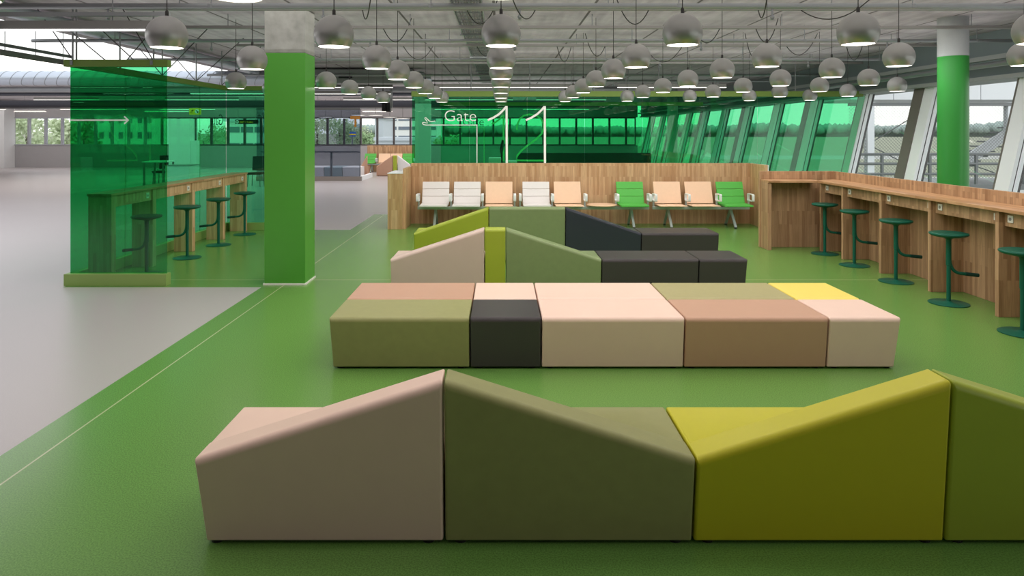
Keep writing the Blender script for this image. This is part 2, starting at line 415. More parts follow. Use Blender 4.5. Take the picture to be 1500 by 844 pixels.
# ------------------------------------------------------------------ upholstered bench modules
def module(label, X0, X1, Y, m, depth=.61, hs=.42, hl=None, hr=None, t=.17, lf=.05, lb=0.0, ll=0.0, lr=0.0, group=None, name=None):
    """soft block; hl / hr: heights of the upholstered back along its front edge at its two ends"""
    g = .005; X0 += g; X1 -= g; w = X1 - X0; z0 = .016
    back = hl is not None
    name = name or ('bench_module_with_back' if back else 'bench_pouf')
    r = root(name, label, 'bench seat', ((X0 + X1) / 2, Y + depth / 2, 0), group)
    bm = bmesh.new(); vd = {}
    def v(x, y, z):
        k = (round(x, 4), round(y, 4), round(z, 4))
        if k not in vd: vd[k] = bm.verts.new((X0 + x, Y + y, z))
        return vd[k]
    def f(*vs):
        out = []
        for q in vs:
            if not out or out[-1] is not q: out.append(q)
        if out[0] is out[-1]: out.pop()
        if len(out) > 2: bm.faces.new(out)
    A, B, C_, E = v(ll, lf, z0), v(w - lr, lf, z0), v(w - lr, depth - lb, z0), v(ll, depth - lb, z0)
    SBL, SBR = v(0, depth, hs), v(w, depth, hs)
    if back:
        FL, FR = v(0, 0, hl), v(w, 0, hr); TL, TR = v(0, t, hl), v(w, t, hr); KL, KR = v(0, t, hs), v(w, t, hs)
        f(A, B, FR, FL); f(FL, FR, TR, TL); f(TL, TR, KR, KL); f(KL, KR, SBR, SBL)
        f(B, C_, SBR, KR, TR, FR); f(E, A, FL, TL, KL, SBL)
    else:
        FL, FR = v(0, 0, hs), v(w, 0, hs); KL = KR = None
        f(A, B, FR, FL); f(FL, FR, SBR, SBL); f(B, C_, SBR, FR); f(E, A, FL, SBL)
    f(C_, E, SBL, SBR); f(A, E, C_, B)
    bmesh.ops.recalc_face_normals(bm, faces=bm.faces)
    lay = bm.edges.layers.float.new('bevel_weight_edge')
    for e in bm.edges:
        s_ = set(e.verts); wgt = .3
        if s_ == {FL, FR}: wgt = 1.0
        elif s_ == {SBL, SBR}: wgt = .6
        elif back and s_ == {KL, KR}: wgt = 0
        elif back and (KL in s_ or KR in s_) and not (SBL in s_ or SBR in s_): wgt = .12
        elif max(q.co.z for q in e.verts) < z0 + .01: wgt = .2
        elif s_ in ({A, FL}, {B, FR}, {C_, SBR}, {E, SBL}): wgt = .36
        e[lay] = wgt
    off = r.location; bmesh.ops.translate(bm, verts=bm.verts, vec=-off)
    me = D.meshes.new('upholstery'); bm.to_mesh(me); bm.free(); me.materials.append(m)
    me.polygons.foreach_set('use_smooth', [True] * len(me.polygons))
    o = D.objects.new('upholstery', me); COL.objects.link(o); o.parent = r
    md = o.modifiers.new('soft_edges', 'BEVEL'); md.width = .04; md.segments = 5; md.limit_method = 'WEIGHT'; md.harden_normals = True
    for fx_, fy in ((.07, .10), (w - .07, .10), (w - .07, depth - .1), (.07, depth - .1)):
        MB().lathe([(.028, 0), (.03, .016)], (X0 + fx_, Y + fy, 0), 14, True, True).build('foot', M['black'], r)
    return r

PK = .775
g1 = 'blocks of the nearest bench'
y1 = 3.085
e1 = [-1.395, -.262, .885, 2.045, 3.19]
module('nearest pale pink block whose back rises to its right, end of the nearest bench', e1[0], e1[1], y1, M['pink'], hl=.42, hr=PK, lf=.062, ll=.03, group=g1)
module('nearest olive block whose back falls to the right beside the pale pink peak', e1[1], e1[2], y1, M['olive'], hl=PK, hr=.42, lf=.062, group=g1)
module('nearest lime yellow block whose back rises to the right', e1[2], e1[3], y1, M['lime'], hl=.42, hr=PK, lf=.062, group=g1)
module('lime green block cut by the photo edge, its back falling to the right', e1[3], e1[4], y1, M['limegreen'], hl=PK, hr=.42, lf=.062, group=g1)
g2 = 'flat blocks of the double bench'
y2 = 5.43; d2 = .615
e2 = [-1.375, -.25, .322, 1.466, 2.612, 3.19]
fr = [('flat olive green block at the near left end of the double bench', 'olive'),
      ('small square charcoal block at the front of the double bench', 'charcoal'),
      ('wide pale pink block at the front centre of the double bench', 'pink'),
      ('wide clay brown block at the front of the double bench', 'clay'),
      ('small pale pink block at the near right end of the double bench', 'pink')]
bk = [('clay brown block behind the flat olive block on the double bench', 'clay'),
      ('small pale pink block behind the square charcoal block', 'pink'),
      ('wide pale pink block in the rear row of the double bench', 'pink'),
      ('khaki block behind the wide clay brown block on the double bench', 'khaki'),
      ('soft yellow block at the rear right corner of the double bench', 'yellow')]
for i in range(5):
    module(fr[i][0], e2[i], e2[i + 1], y2, M[fr[i][1]], d2, hs=.425, ll=.02 if i == 0 else 0, lr=.03 if i == 4 else 0, group=g2)
    module(bk[i][0], e2[i], e2[i + 1], y2 + d2 + .008, M[bk[i][1]], d2 + .04, hs=.425, lf=0, lb=.05, ll=.02 if i == 0 else 0, lr=.03 if i == 4 else 0, group=g2)
g3 = 'blocks of the third bench'
y3 = 7.95
module('pale pink sloping-back block on the bench behind the double bench', -1.295, -.192, y3, M['pale_taupe'], hl=.42, hr=PK, group=g3)
module('narrow lime green upright block between pink and olive sloping backs', -.192, .056, y3, M['limegreen'], hl=PK, hr=PK, group=g3)
module('olive sloping-back block falling to the charcoal blocks behind the double bench', .056, 1.175, y3, M['moss'], hl=PK, hr=.42, group=g3)
module('wide flat charcoal block of the bench behind the double bench', 1.175, 2.31, y3, M['charcoal'], group=g3)
module('small flat charcoal block at the right end, just behind the double bench', 2.31, 2.88, y3, M['charcoal'], lr=.02, group=g3)
g4 = 'blocks of the bench nearest the chairs'
y4 = 10.0
module('lime green sloping-back block in front of the white chairs', -1.285, -.18, y4, M['limegreen'], hl=.42, hr=PK + .02, group=g4)
module('long olive block with a level back in front of the beam chairs', -.18, .945, y4, M['moss'], hl=PK + .02, hr=PK + .02, group=g4)
module('blue-black sloping-back block falling to the right below the chair row', .945, 2.06, y4, M['navy'], hl=PK + .02, hr=.42, group=g4)
module('flat charcoal block at the right end of the bench nearest the chairs', 2.06, 3.2, y4, M['charcoal'], group=g4)

# ------------------------------------------------------------------ bar stools
def make_stool():
    r = root('bar_stool', 'x', 'bar stool', (0, 0, 0))
    MB().lathe([(0, 0), (.195, 0), (.2, .004), (.2, .008), (.185, .013), (.05, .018), (.03, .03), (0, .03)], n=48).build('base', M['teal'], r, smooth=30)
    MB().lathe([(.022, .02), (.022, .42), (.027, .425), (.027, .70), (.03, .715), (.06, .735), (.07, .742), (0, .742)], n=24).build('post', M['teal'], r, smooth=30)
    MB().lathe([(0, .738), (.12, .74), (.17, .752), (.19, .765), (.194, .775), (.188, .786), (.17, .79), (.08, .783), (0, .78)], n=56).build('seat', M['teal'], r, smooth=60)
    P0, P1, P2 = Vector((.012, 0, .48)), Vector((.02, 0, .335)), Vector((.15, 0, .335))
    pts = [Vector((.005, 0, .56))]
    for k in range(9):
        t = k / 8; pts.append(P0 * (1 - t) ** 2 + P1 * 2 * t * (1 - t) + P2 * t * t)
    pts.append(Vector((.30, 0, .322)))
    fr_ = MB().tube(pts, .018, 14).build('footrest', M['teal'], r, smooth=40)
    MB().tube([(.17, 0, .3335), (.305, 0, .3215)], .021, 14).build('grip', M['teal_rub'], fr_, smooth=40, world=False)
    return r
st = make_stool(); remember(st)
right = [(5.06, 10.67), (5.04, 9.74), (5.02, 8.68), (4.97, 7.58), (4.93, 6.45)]
left = [(-4.75, 9.15), (-4.75, 10.33), (-4.76, 11.5), (-4.77, 12.7)]
rl = ['dark teal bar stool in the corner of the long wooden counter', 'dark teal bar stool second from the far corner of the long counter',
      'dark teal bar stool in the middle of the long wooden counter', 'dark teal bar stool second nearest along the long counter',
      'nearest dark teal bar stool at the long counter, cut by the photo edge']
ll_ = ['teal bar stool seen darkly through the front glass of the green booth', 'nearest clearly visible teal stool at the booth counter, right of the glass edge',
       'teal bar stool third along the booth counter', 'teal bar stool at the far end of the booth counter beside the green column']
spots = [(p, l, math.radians(-8), 'bar stools along the long window counter') for p, l in zip(right, rl)] + [(p, l, math.radians(186), 'bar stools inside the green glass booth') for p, l in zip(left, ll_)]
for i, (p, l, a, g) in enumerate(spots):
    o = st if i == 0 else copy_tree(st)
    o.location = (p[0], p[1], 0); o.rotation_euler = (0, 0, a); o['label'] = l; o['group'] = g

# ------------------------------------------------------------------ long counter on the right
def socket_part(parent, x, y, z, face, s=.075):
    """double socket plate: face is 'x-' , 'x+' or 'y-'"""
    if face == 'y-': b = MB().box(x - s / 2, x + s / 2, y - .01, y, z - s / 2, z + s / 2)
    elif face == 'x-': b = MB().box(x - .01, x, y - s / 2, y + s / 2, z - s / 2, z + s / 2)
    else: b = MB().box(x, x + .01, y - s / 2, y + s / 2, z - s / 2, z + s / 2)
    o = b.build('power_socket', M['socket'], parent, .003)
    d = -1 if face != 'x+' else 1
    if face == 'y-': c = MB().lathe([(.018, 0), (.018, .002)], (0, 0, 0), 16, True, True)
    else: c = MB().lathe([(.018, 0), (.018, .002)], (0, 0, 0), 16, True, True)
    R_ = Matrix.Rotation(math.radians(90), 4, 'X') if face == 'y-' else Matrix.Rotation(math.radians(90), 4, 'Y')
    bmesh.ops.transform(c.bm, matrix=R_, verts=c.bm.verts)
    t_ = Vector((x, y - .012, z)) if face == 'y-' else Vector((x + d * .0115 - .001, y, z))
    bmesh.ops.translate(c.bm, verts=c.bm.verts, vec=t_)
    c.build('plug_hole', M['socket_hole'], o)

CT = 1.125
rc = root('window_counter', 'long oak standing counter with five bays running along the leaning windows', 'counter', (5.3, 8, 0))
posts = [10.9, 10.2, 9.18, 8.12, 7.01, 5.93, 4.85]
XF, XR = 5.11, 5.5
MB().hexa([(XF - .03, 4.0, CT - .035), (XR, 4.0, CT - .035), (XR, 11.3, CT - .035), (XF - .03, 11.0, CT - .035),
           (XF - .03, 4.0, CT), (XR, 4.0, CT), (XR, 11.3, CT), (XF - .03, 11.0, CT)]).build('worktop', M['oak_top_y'], rc, .004)
MB().box(4.3, XF + .02, 10.97, 11.3, CT - .035, CT).build('short_worktop', M['oak_top_x'], rc, .004)
MB().box(XR, XR + .05, 4.0, 11.36, 0, 1.256).build('upstand', M['oak_d'], rc, .003)
MB().box(4.28, XR, 11.3, 11.36, 0, 1.256).build('rear_upstand', M['oak_d'], rc, .003)
for y in posts:
    MB().box(XF, XR, y, y + .055, 0, CT - .035).build('divider_panel', M['oak_d'], rc, .003)
MB().box(4.3, 4.36, 11.0, 11.3, 0, CT - .035).build('end_panel', M['oak_d'], rc, .003)
for i in range(len(posts) - 1):
    y1_, y0_ = posts[i], posts[i + 1] + .055
    MB().box(XF + .06, XF + .085, y0_, y1_, CT - .035 - .15, CT - .035).build('apron', M['oak_d'], rc, .002)
    for yy in (y1_ - .09, y0_ + .05): socket_part(rc, XF + .06, yy, CT - .105, 'x-')
remember(rc)

# ------------------------------------------------------------------ left booth: glass, plinths, counter
BX0, BX1, BY0, BY1 = -5.36, -4.16, 8.5, 13.3
RT0, RT1 = gz(98, 8.5), gz(88, 8.5)
def pane(parent, x0, x1, y0, y1, z0, z1, m='glass_green'):
    return MB().box(x0, x1, y0, y1, z0, z1).build('glass_pane', M[m], parent)
bf = root('booth_front_screen', 'green glass front screen of the left booth, two panes with a thin white arrow', 'glass partition', (-4.75, 8.5, 0))
MB().box(-5.41, -4.14, 8.44, 8.56, 0, .145).build('plinth', M['plinth_green'], bf, .003)
MB().box(-5.42, -4.13, 8.45, 8.55, RT0, RT1).build('top_rail', M['rail_green'], bf, .004)
xm = gx(183, 8.5)
pane(bf, BX0, xm - .002, 8.494, 8.506, .14, RT0 + .01); pane(bf, xm + .002, BX1, 8.494, 8.506, .14, RT0 + .01)
az = gz(176, 8.49)
b = MB(); xa, xb_ = BX0 + .0, gx(188, 8.49)
b.ribbon([(xa, az), (xb_, az)], .018, 8.49); b.ribbon([(xb_ - .05, az + .045), (xb_ + .002, az), (xb_ - .05, az - .045)], .018, 8.489)
b.build('arrow_marking', M['vinyl'], bf)
for px in (108.5, 225):
    xx = gx(px, 8.5)
    MB().box(xx - .016, xx + .016, 8.44, 8.45, RT0 + .02, RT1 - .01).build('bracket', M['steel'], bf)
b_ = []
for xx in (gx(106.5, 8.5), gx(112, 8.5), gx(225, 8.5)):
    MB().tube([(xx, 8.5, RT1), (xx, 8.5, CEIL)], .011, 8).build('hanger_rod', M['steel'], bf)
for pxa, pya, pxb, pyb, yb in ((107, 86, 42, -5, 8.6), (224, 87, 165, -12, 8.6), (154, 88, 100, 43, 9.2), (196, 87, 150, 45, 9.2)):
    MB().tube([(gx(pxa, 8.5), 8.5, RT1), (gx(pxb, yb), yb, gz(pyb, yb))], .007, 6).build('brace_rod', M['cord'], bf)

bs = root('booth_side_screen', 'long green glass screen of the left booth standing behind its wooden counter', 'glass partition', (BX0, 10.9, 0))
MB().box(BX0 - .05, BX0 + .05, 8.57, BY1 + .05, 0, .145).build('plinth', M['plinth_green'], bs, .003)
MB().box(BX0 - .05, BX0 + .05, 8.56, BY1 + .06, RT0, RT1).build('top_rail', M['rail_green'], bs, .004)
yy = 8.512; k = 0
for y1_ in (9.75, 10.95, 12.15, BY1 - .01):
    pane(bs, BX0 - .006, BX0 + .006, yy, y1_ - .004, .14, RT0 + .01); yy = y1_
def text_mesh(s, size, m, parent, mtx, name='lettering', offset=-.004):
    c = D.curves.new('txt', 'FONT'); c.body = s; c.size = size; c.extrude = .002; c.offset = offset
    to = D.objects.new('txt', c); COL.objects.link(to)
    bpy.context.view_layer.update()
    me = D.meshes.new_from_object(to.evaluated_get(bpy.context.evaluated_depsgraph_get()))
    D.objects.remove(to); D.curves.remove(c)
    me.transform(mtx); off = Vector((0, 0, 0)); p = parent
    while p is not None: off += p.location; p = p.parent
    me.transform(Matrix.Translation(-off))
    me.materials.clear(); me.materials.append(m)
    o = D.objects.new(name, me); COL.objects.link(o); o.parent = parent; return o
RX = Matrix.Rotation(math.radians(90), 4, 'X')
# lettering stuck on the outside of the side screen, so it reads mirrored from within
text_mesh('Gate', .30, M['vinyl_dark'], bs, Matrix.Translation((BX0 - .012, 13.2, 2.04)) @ Matrix.Rotation(math.radians(-90), 4, 'Z') @ RX, 'lettering', -.003)
for yy in (9.6, 10.8, 12.0, 13.1):
    MB().tube([(BX0, yy, RT1), (BX0, yy, CEIL)], .011, 8).build('hanger_rod', M['steel'], bs)
for ya, yb, dx in ((9.6, 8.9, 1.0), (10.8, 10.0, 1.1), (12.0, 11.3, 1.1), (10.8, 11.6, -.9), (12.0, 12.8, -.9), (13.1, 12.4, 1.0)):
    MB().tube([(BX0, ya, RT1), (BX0 + dx, yb, CEIL)], .007, 6).build('brace_rod', M['cord'], bs)
be = root('booth_end_screen', 'green glass end screen of the left booth behind the farthest stool', 'glass partition', (-4.6, BY1, 0))
MB().box(BX0 + .06, -3.95, BY1 - .05, BY1 + .05, 0, .145).build('plinth', M['plinth_green'], be, .003)
MB().box(BX0 + .06, -3.95, BY1 - .05, BY1 + .05, RT0, RT1).build('top_rail', M['rail_green'], be, .004)
pane(be, BX0 + .01, -4.65, BY1 - .006, BY1 + .006, .14, RT0 + .01); pane(be, -4.646, -3.97, BY1 - .006, BY1 + .006, .14, RT0 + .01)

lc = root('booth_counter', 'narrow oak bar counter with sockets along the glass inside the left booth', 'counter', (-5.08, 10.9, 0))
MB().box(-5.22, -4.91, 8.6, 13.235, CT - .03, CT).build('worktop', M['oak_top_y'], lc, .003)
lp = [8.62, 9.64, 10.88, 12.08, 13.125]
for y in lp: MB().box(-5.215, -4.92, y, y + .1, 0, CT - .03).build('side_panel', M['oak_l'], lc, .003)
for i in range(4):
    MB().box(-4.955, -4.935, lp[i] + .1, lp[i + 1], CT - .03 - .15, CT - .03).build('apron', M['oak_l'], lc, .002)
    socket_part(lc, -4.935, lp[i + 1] - .12, CT - .105, 'x+')
remember(lc)

# ------------------------------------------------------------------ gate wall: oak alcove, green glass, lettering
GW = 14.2
ga = root('alcove_wall', 'oak stave screen wall wrapping around the row of beam chairs', 'partition', (1.7, GW, 0))
MB().box(-1.87, 5.2, GW, GW + .12, 0, 1.257).build('back_panel', M['oak'], ga, .003)
MB().box(5.17, 5.235, 13.4, GW, 0, 1.257).build('return_panel', M['oak_l'], ga, .003)
MB().box(5.235, 5.25, 13.39, GW + .12, 0, 1.257).build('edge_trim', M['white_panel'], ga)
MB().box(-1.93, -1.87, 13.42, GW + .1, 0, 1.19).build('side_panel', M['oak_l'], ga, .003)
MB().box(-2.22, -1.93, 13.35, GW + .1, 0, 1.09).build('end_block', M['oak_l'], ga, .003)
MB().box(-2.225, -1.925, 13.345, GW + .1, 1.09, 1.105).build('white_top', M['white_panel'], ga)

GT0, GT1 = gz(141.5, 14.3), gz(133.5, 14.3)
gg = root('gate_glass_screen', 'wide green glass screen lettered Gate 11 above the oak wall', 'glass partition', (2.8, 14.35, 0))
MB().box(-1.88, fx(GT0) - .1, 14.3, 14.4, GT0, GT1).build('top_rail', M['rail_green'], gg, .003)
xe = [gx(603.5, 14.35) + 1.21 * k for k in range(0, 8)]
for i in range(len(xe)):
    x0 = xe[i] + .003; x1 = xe[i + 1] - .003 if i + 1 < len(xe) else None
    z0 = 1.2 if x0 < 5.2 else .1
    if x1 is not None and x1 < fx(0) + .0:
        pane(gg, x0, x1, 14.344, 14.356, z0, GT0 + .01)
    else:
        b = MB(); xl = x0
        b.hexa([(xl, 14.344, .1), (fx(.1) - .04, 14.344, .1), (fx(.1) - .04, 14.356, .1), (xl, 14.356, .1),
                (xl, 14.344, GT0 + .01), (fx(GT0) - .04, 14.344, GT0 + .01), (fx(GT0) - .04, 14.356, GT0 + .01), (xl, 14.356, GT0 + .01)])
        b.build('glass_pane', M['glass_green'], gg); break
for px in (690, 776, 870, 965, 1165):
    MB().tube([(gx(px, 14.35), 14.35, GT1), (gx(px, 14.35), 14.35, CEIL)], .012, 8).build('hanger_rod', M['steel'], gg)
gl = 14.335
text_mesh('Gate', .335, M['vinyl'], gg, Matrix.Translation((gx(650, gl), gl, gz(177.5, gl))) @ RX @ Matrix.Scale(1.05, 4, (1, 0, 0)), 'gate_lettering', -.0045)
def crop_pts(pts, y): return [(gx(590 + a / 6.029, y), gz(120 + c / 6.029, y)) for a, c in pts]
def one(dx, y):
    b = MB()
    b.ribbon(crop_pts([(750 + dx, 338), (800 + dx, 316), (850 + dx, 285), (885 + dx, 252), (916 + dx, 216)], y), .042, y)
    b.ribbon(crop_pts([(917 + dx, 213), (919 + dx, 760)], y), .045, y - .001)
    return b
one(0, gl).build('digit_one', M['vinyl'], gg); one(337, gl).build('digit_one', M['vinyl'], gg)
b = MB()
b.ribbon(crop_pts([(655, 760), (655, 381)], gl), .017, gl)
b.ribbon(crop_pts([(658, 381), (205, 381), (186, 378), (173, 368), (176, 359), (190, 358), (218, 365), (212, 345), (194, 322), (198, 315), (206, 317), (235, 346), (252, 350), (285, 346)], gl), .017, gl - .001)
b.build('aeroplane_marking', M['vinyl'], gg)

# second gate screen behind, lettered Gate 12
G2 = 21.0; t2 = 20.98
g2s = root('rear_glass_screen', 'second green glass screen lettered Gate 12 farther behind the oak wall', 'glass partition', (1.5, G2, 0))
MB().box(-1.88, 6.2, G2 - .05, G2 + .05, 2.72, 2.83).build('top_rail', M['rail_green'], g2s)
for k in range(6): pane(g2s, -1.85 + 1.33 * k, -1.855 + 1.33 * (k + 1), G2 - .006, G2 + .006, .1, 2.73, 'glass_green2')
MB().box(-1.88, 6.2, G2 - .06, G2 + .06, 0, .14).build('plinth', M['plinth_green'], g2s)
text_mesh('Gate', .335, M['vinyl_dark'], g2s, Matrix.Translation((gx(677, t2), t2, gz(183.5, t2))) @ RX @ Matrix.Scale(1.02, 4, (1, 0, 0)), 'gate_lettering', -.0045)
b = MB()
b.ribbon(crop_pts([(785, 372), (820, 356), (855, 330), (880, 300)], t2), .05, t2)
b.ribbon(crop_pts([(890, 290), (890, 700)], t2), .05, t2 - .001)
b.build('digit_one', M['vinyl_green'], g2s)
b = MB()
b.ribbon(crop_pts([(1006, 425), (1012, 375), (1035, 325), (1070, 297), (1120, 287), (1180, 298), (1222, 325), (1243, 370), (1245, 410), (1225, 460), (1180, 505), (1110, 555), (1050, 605), (1012, 650), (1000, 693), (1270, 695)], t2), .055, t2)
b.build('digit_two', M['vinyl_green'], g2s)
b = MB(); b.ribbon(crop_pts([(395, 400), (718, 400), (718, 720)], t2), .02, t2); b.build('line_marking', M['vinyl_green'], g2s)

# ------------------------------------------------------------------ beam chairs against the oak wall
def beam_bench(label, centres, kinds, xa, xb, leg_x, yb, arms, group, name='beam_seating'):
    """centres: seat centres in x, yb: y of the seat backs' foot"""
    r = root(name, label, 'chair row', ((xa + xb) / 2, yb - .1, 0), group)
    MB().box(xa, xb, yb - .15, yb - .07, .345, .405).build('beam', M['alu'], r, .008)
    for lx in leg_x:
        b = MB()
        b.bar((lx, yb - .11, .36), (lx, yb - .42, .02), .05, .035); b.bar((lx, yb - .11, .36), (lx, yb + .18, .02), .05, .035)
        lg = b.build('leg', M['alu'], r, .006)
        b = MB(); b.lathe([(.03, 0), (.025, .022)], (lx, yb - .42, 0), 12, True, True); b.lathe([(.03, 0), (.025, .022)], (lx, yb + .18, 0), 12, True, True)
        b.build('foot_pad', M['black'], lg)
    for cx, kd in zip(centres, kinds):
        if kd == 'table':
            tb = MB().lathe([(0, .43), (.29, .43), (.3, .437), (.3, .445), (.295, .45), (0, .45)], (cx, yb - .15, 0), 40).build('side_table_top', M['ply'], r, smooth=30)
            MB().box(cx - .1, cx + .1, yb - .2, yb - .02, .4, .43).build('table_bracket', M['alu'], tb)
            continue
        hw = .275
        for sx in (-.16, .16): MB().bar((cx + sx, yb - .4, .425), (cx + sx, yb + .02, .41), .03, .025).build('seat_bracket', M['alu'], r)
        if kd == 'wood':
            b = MB(); th = .016
            b.hexa([(cx - hw, yb - .48, .437), (cx + hw, yb - .48, .437), (cx + hw, yb - .01, .427), (cx - hw, yb - .01, .427)] + [(cx - hw, yb - .48, .437 + th), (cx + hw, yb - .48, .437 + th), (cx + hw, yb - .01, .427 + th), (cx - hw, yb - .01, .427 + th)])
            b.build('seat', M['ply'], r, .006)
            b = MB()
            b.hexa([(cx - hw, yb + .0, .455), (cx + hw, yb + .0, .455), (cx + hw, yb + .018, .455), (cx - hw, yb + .018, .455),
                    (cx - hw, yb + .16, .885), (cx + hw, yb + .16, .885), (cx + hw, yb + .178, .885), (cx - hw, yb + .178, .885)])
            b.build('backrest', M['ply'], r, .006)
        else:
            m_ = M['seat_white'] if kd == 'white' else M['seat_green']
            b = MB()
            for k in range(3):
                y0_, y1_ = yb - .48 + k * .156, yb - .48 + (k + 1) * .156 - .005
                b.hexa([(cx - hw, y0_, .43), (cx + hw, y0_, .43), (cx + hw, y1_, .425), (cx - hw, y1_, .425), (cx - hw, y0_, .468), (cx + hw, y0_, .468), (cx + hw, y1_, .463), (cx - hw, y1_, .463)])
            b.build('seat', m_, r, .01)
            b = MB()
            for k in range(3):
                a0, a1 = k / 3 + .004, (k + 1) / 3 - .004
                f_ = lambda a, o: (yb + o + .16 * a, .455 + .43 * a)
                (ya, za), (yc, zc) = f_(a0, -.012), f_(a1, -.012)
                b.hexa([(cx - hw, ya, za), (cx + hw, ya, za), (cx + hw, ya + .04, za), (cx - hw, ya + .04, za), (cx - hw, yc, zc), (cx + hw, yc, zc), (cx + hw, yc + .04, zc), (cx - hw, yc + .04, zc)])
            b.build('backrest', m_, r, .008)
    for ax in arms:
        b = MB(); ring = []
        y0_, y1_, z0_, z1_, rr = yb - .36, yb - .07, .52, .67, .03
        for (cy, cz, a0) in ((y1_ - rr, z1_ - rr, 0), (y0_ + rr, z1_ - rr, 90), (y0_ + rr, z0_ + rr, 180), (y1_ - rr, z0_ + rr, 270)):
            for k in range(5):
                a = math.radians(a0 + k * 22.5); ring.append((cy + rr * math.cos(a), cz + rr * math.sin(a)))
        n_ = len(ring); hw = .024
        inner = []
        cyc, czc = (y0_ + y1_) / 2, (z0_ + z1_) / 2
        for (a, c) in ring: inner.append((cyc + (a - cyc) * (1 - .028 / (y1_ - y0_) * 1.6), czc + (c - czc) * (1 - .028 / (z1_ - z0_) * 1.3)))
        vo = [[b.bm.verts.new((ax + s_ * hw, q[0], q[1])) for q in R] for R in (ring, inner) for s_ in (-1, 1)]
        for i in range(n_):
            j = (i + 1) % n_
            b.face([vo[0][i], vo[1][i], vo[1][j], vo[0][j]]); b.face([vo[2][i], vo[2][j], vo[3][j], vo[3][i]])
            b.face([vo[0][i], vo[0][j], vo[2][j], vo[2][i]]); b.face([vo[1][i], vo[3][i], vo[3][j], vo[1][j]])
        o = b.build('armrest', M['white_arm'], r, smooth=40)
        MB().bar((ax, yb - .1, .39), (ax, yb - .09, .53), .035, .02).build('arm_post', M['alu'], o)
    return r
YB = 13.9
bg = 'beam seating against the oak wall'
ca = [gx(p, 14.0) for p in (638.5, 684.5, 731)]; cb_ = [gx(p, 14.0) for p in (785, 831, 879, 922.5)]; cc = [gx(p, 14.0) for p in (977, 1023, 1069)]
px2 = lambda *p: [gx(q, 13.75) for q in p]
beam_bench('beam seating of two white chairs and one beech chair against the oak wall', ca, ['white', 'white', 'wood'], gx(611, 13.7), gx(757, 13.7), px2(638, 730), YB, px2(613, 660.5, 707, 754), bg)
beam_bench('beam seating with a round beech side table between a beech chair and a green chair', cb_, ['white', 'wood', 'table', 'green'], gx(762, 13.7), gx(952, 13.7), px2(800, 925), YB, px2(762, 809, 857, 903, 950), bg)
beam_bench('beam seating of two beech chairs and one green chair nearest the windows', cc, ['wood', 'wood', 'green'], gx(957, 13.7), gx(1100, 13.7), px2(979, 1071), YB, px2(958, 1006, 1051, 1098), bg)

# ------------------------------------------------------------------ pendant lamps
LR = .138
def make_lamp(L):
    r = root('pendant_lamp', 'x', 'pendant lamp', (0, 0, 0))
    # origin at the rim plane; globe cut off below its middle
    cz = .086; a0 = -math.asin(cz / LR)
    prof = [(LR * math.cos(a0 + (math.pi / 2 - a0) * k / 20), cz + LR * math.sin(a0 + (math.pi / 2 - a0) * k / 20)) for k in range(20)] + [(0, cz + LR)]
    pin = [((LR - .004) * math.cos(a0 + (math.pi / 2 - a0) * k / 14), cz + (LR - .004) * math.sin(a0 + (math.pi / 2 - a0) * k / 14)) for k in range(10)]
    MB().lathe(prof, n=40).build('shade', M['lamp'], r, smooth=60)
    MB().lathe([(prof[0][0], 0)] + pin, n=40).build('lining', M['lamp_in'], r, smooth=60)
    MB().lathe([(0, .003), (.1075, .003)], n=40).build('diffuser', M['glow'], r)
    MB().lathe([(.012, cz + LR - .004), (.012, cz + LR + .03), (.006, cz + LR + .04)], n=12, cap1=True).build('cord_grip', M['cord'], r, smooth=40)
    MB().tube([(0, 0, cz + LR + .03), (0, 0, L)], .0035, 6).build('cord', M['cord'], r)
    return r
ROWS = [3.02, 4.78, 6.42, 7.72, 9.14, 10.55, 12.05, 13.53]
COLS = [-3.55, -2.34, -1.17, 0.0, 1.27, 2.50, 3.74, 4.92, 6.12]
FILES = ['beside the left glass booth', 'in line with the green square column', 'just left of the cable tray', 'in the central file beside the cable tray',
         'in the first file right of the centre', 'in the second file right of the centre', 'in the third file right of the centre', 'in the file above the window counter stools',
         'in the file by the round column']
have = {0: [5 - 1, 5], 1: [1, 2, 4, 5, 6, 7], 2: [0, 1, 2, 3, 4, 5, 6, 7], 3: list(range(8)), 4: [1, 2, 3, 4, 5, 6, 7], 5: [1, 2, 3, 4, 5, 6, 7], 6: [1, 2, 3, 4, 5, 6, 7], 7: [2, 4, 5, 6, 7], 8: [3, 5, 6, 7]}
have[0] = [4, 5]; have[1] = [0, 1, 2, 4, 5, 6, 7]; have[2] = [0, 1, 2, 3, 4, 5, 6, 7]
CORD = CEIL - 2.504
lamp0 = make_lamp(CORD - .03); remember(lamp0); first = True
GRP = 'silver globe pendants over the lounge'
def drop_light(x, y, z, p, r=.1):
    L = D.lights.new('lamp_light', 'SPOT'); L.energy = p; L.color = (1, .92, .84); L.spot_size = math.radians(150); L.spot_blend = .6; L.shadow_soft_size = r
    o = D.objects.new('lamp_light', L); COL.objects.link(o); o.location = (x, y, z - .01); return o
lamps = []
for ci, rows in have.items():
    for k, ri in enumerate(rows):
        o = lamp0 if first else copy_tree(lamp0); first = False
        x, y = COLS[ci], ROWS[ri]; z = 2.504 + .005 * x - (.006 if (ri == 0 and ci < 3) else 0)
        o.location = (x, y, z); lamps.append((x, y, z))
        o['group'] = GRP
        o['label'] = 'silver globe pendant %s, %s the camera' % (FILES[ci], ordinal(k) + ' from' if k else 'nearest')
        drop_light(x, y, z, 9)

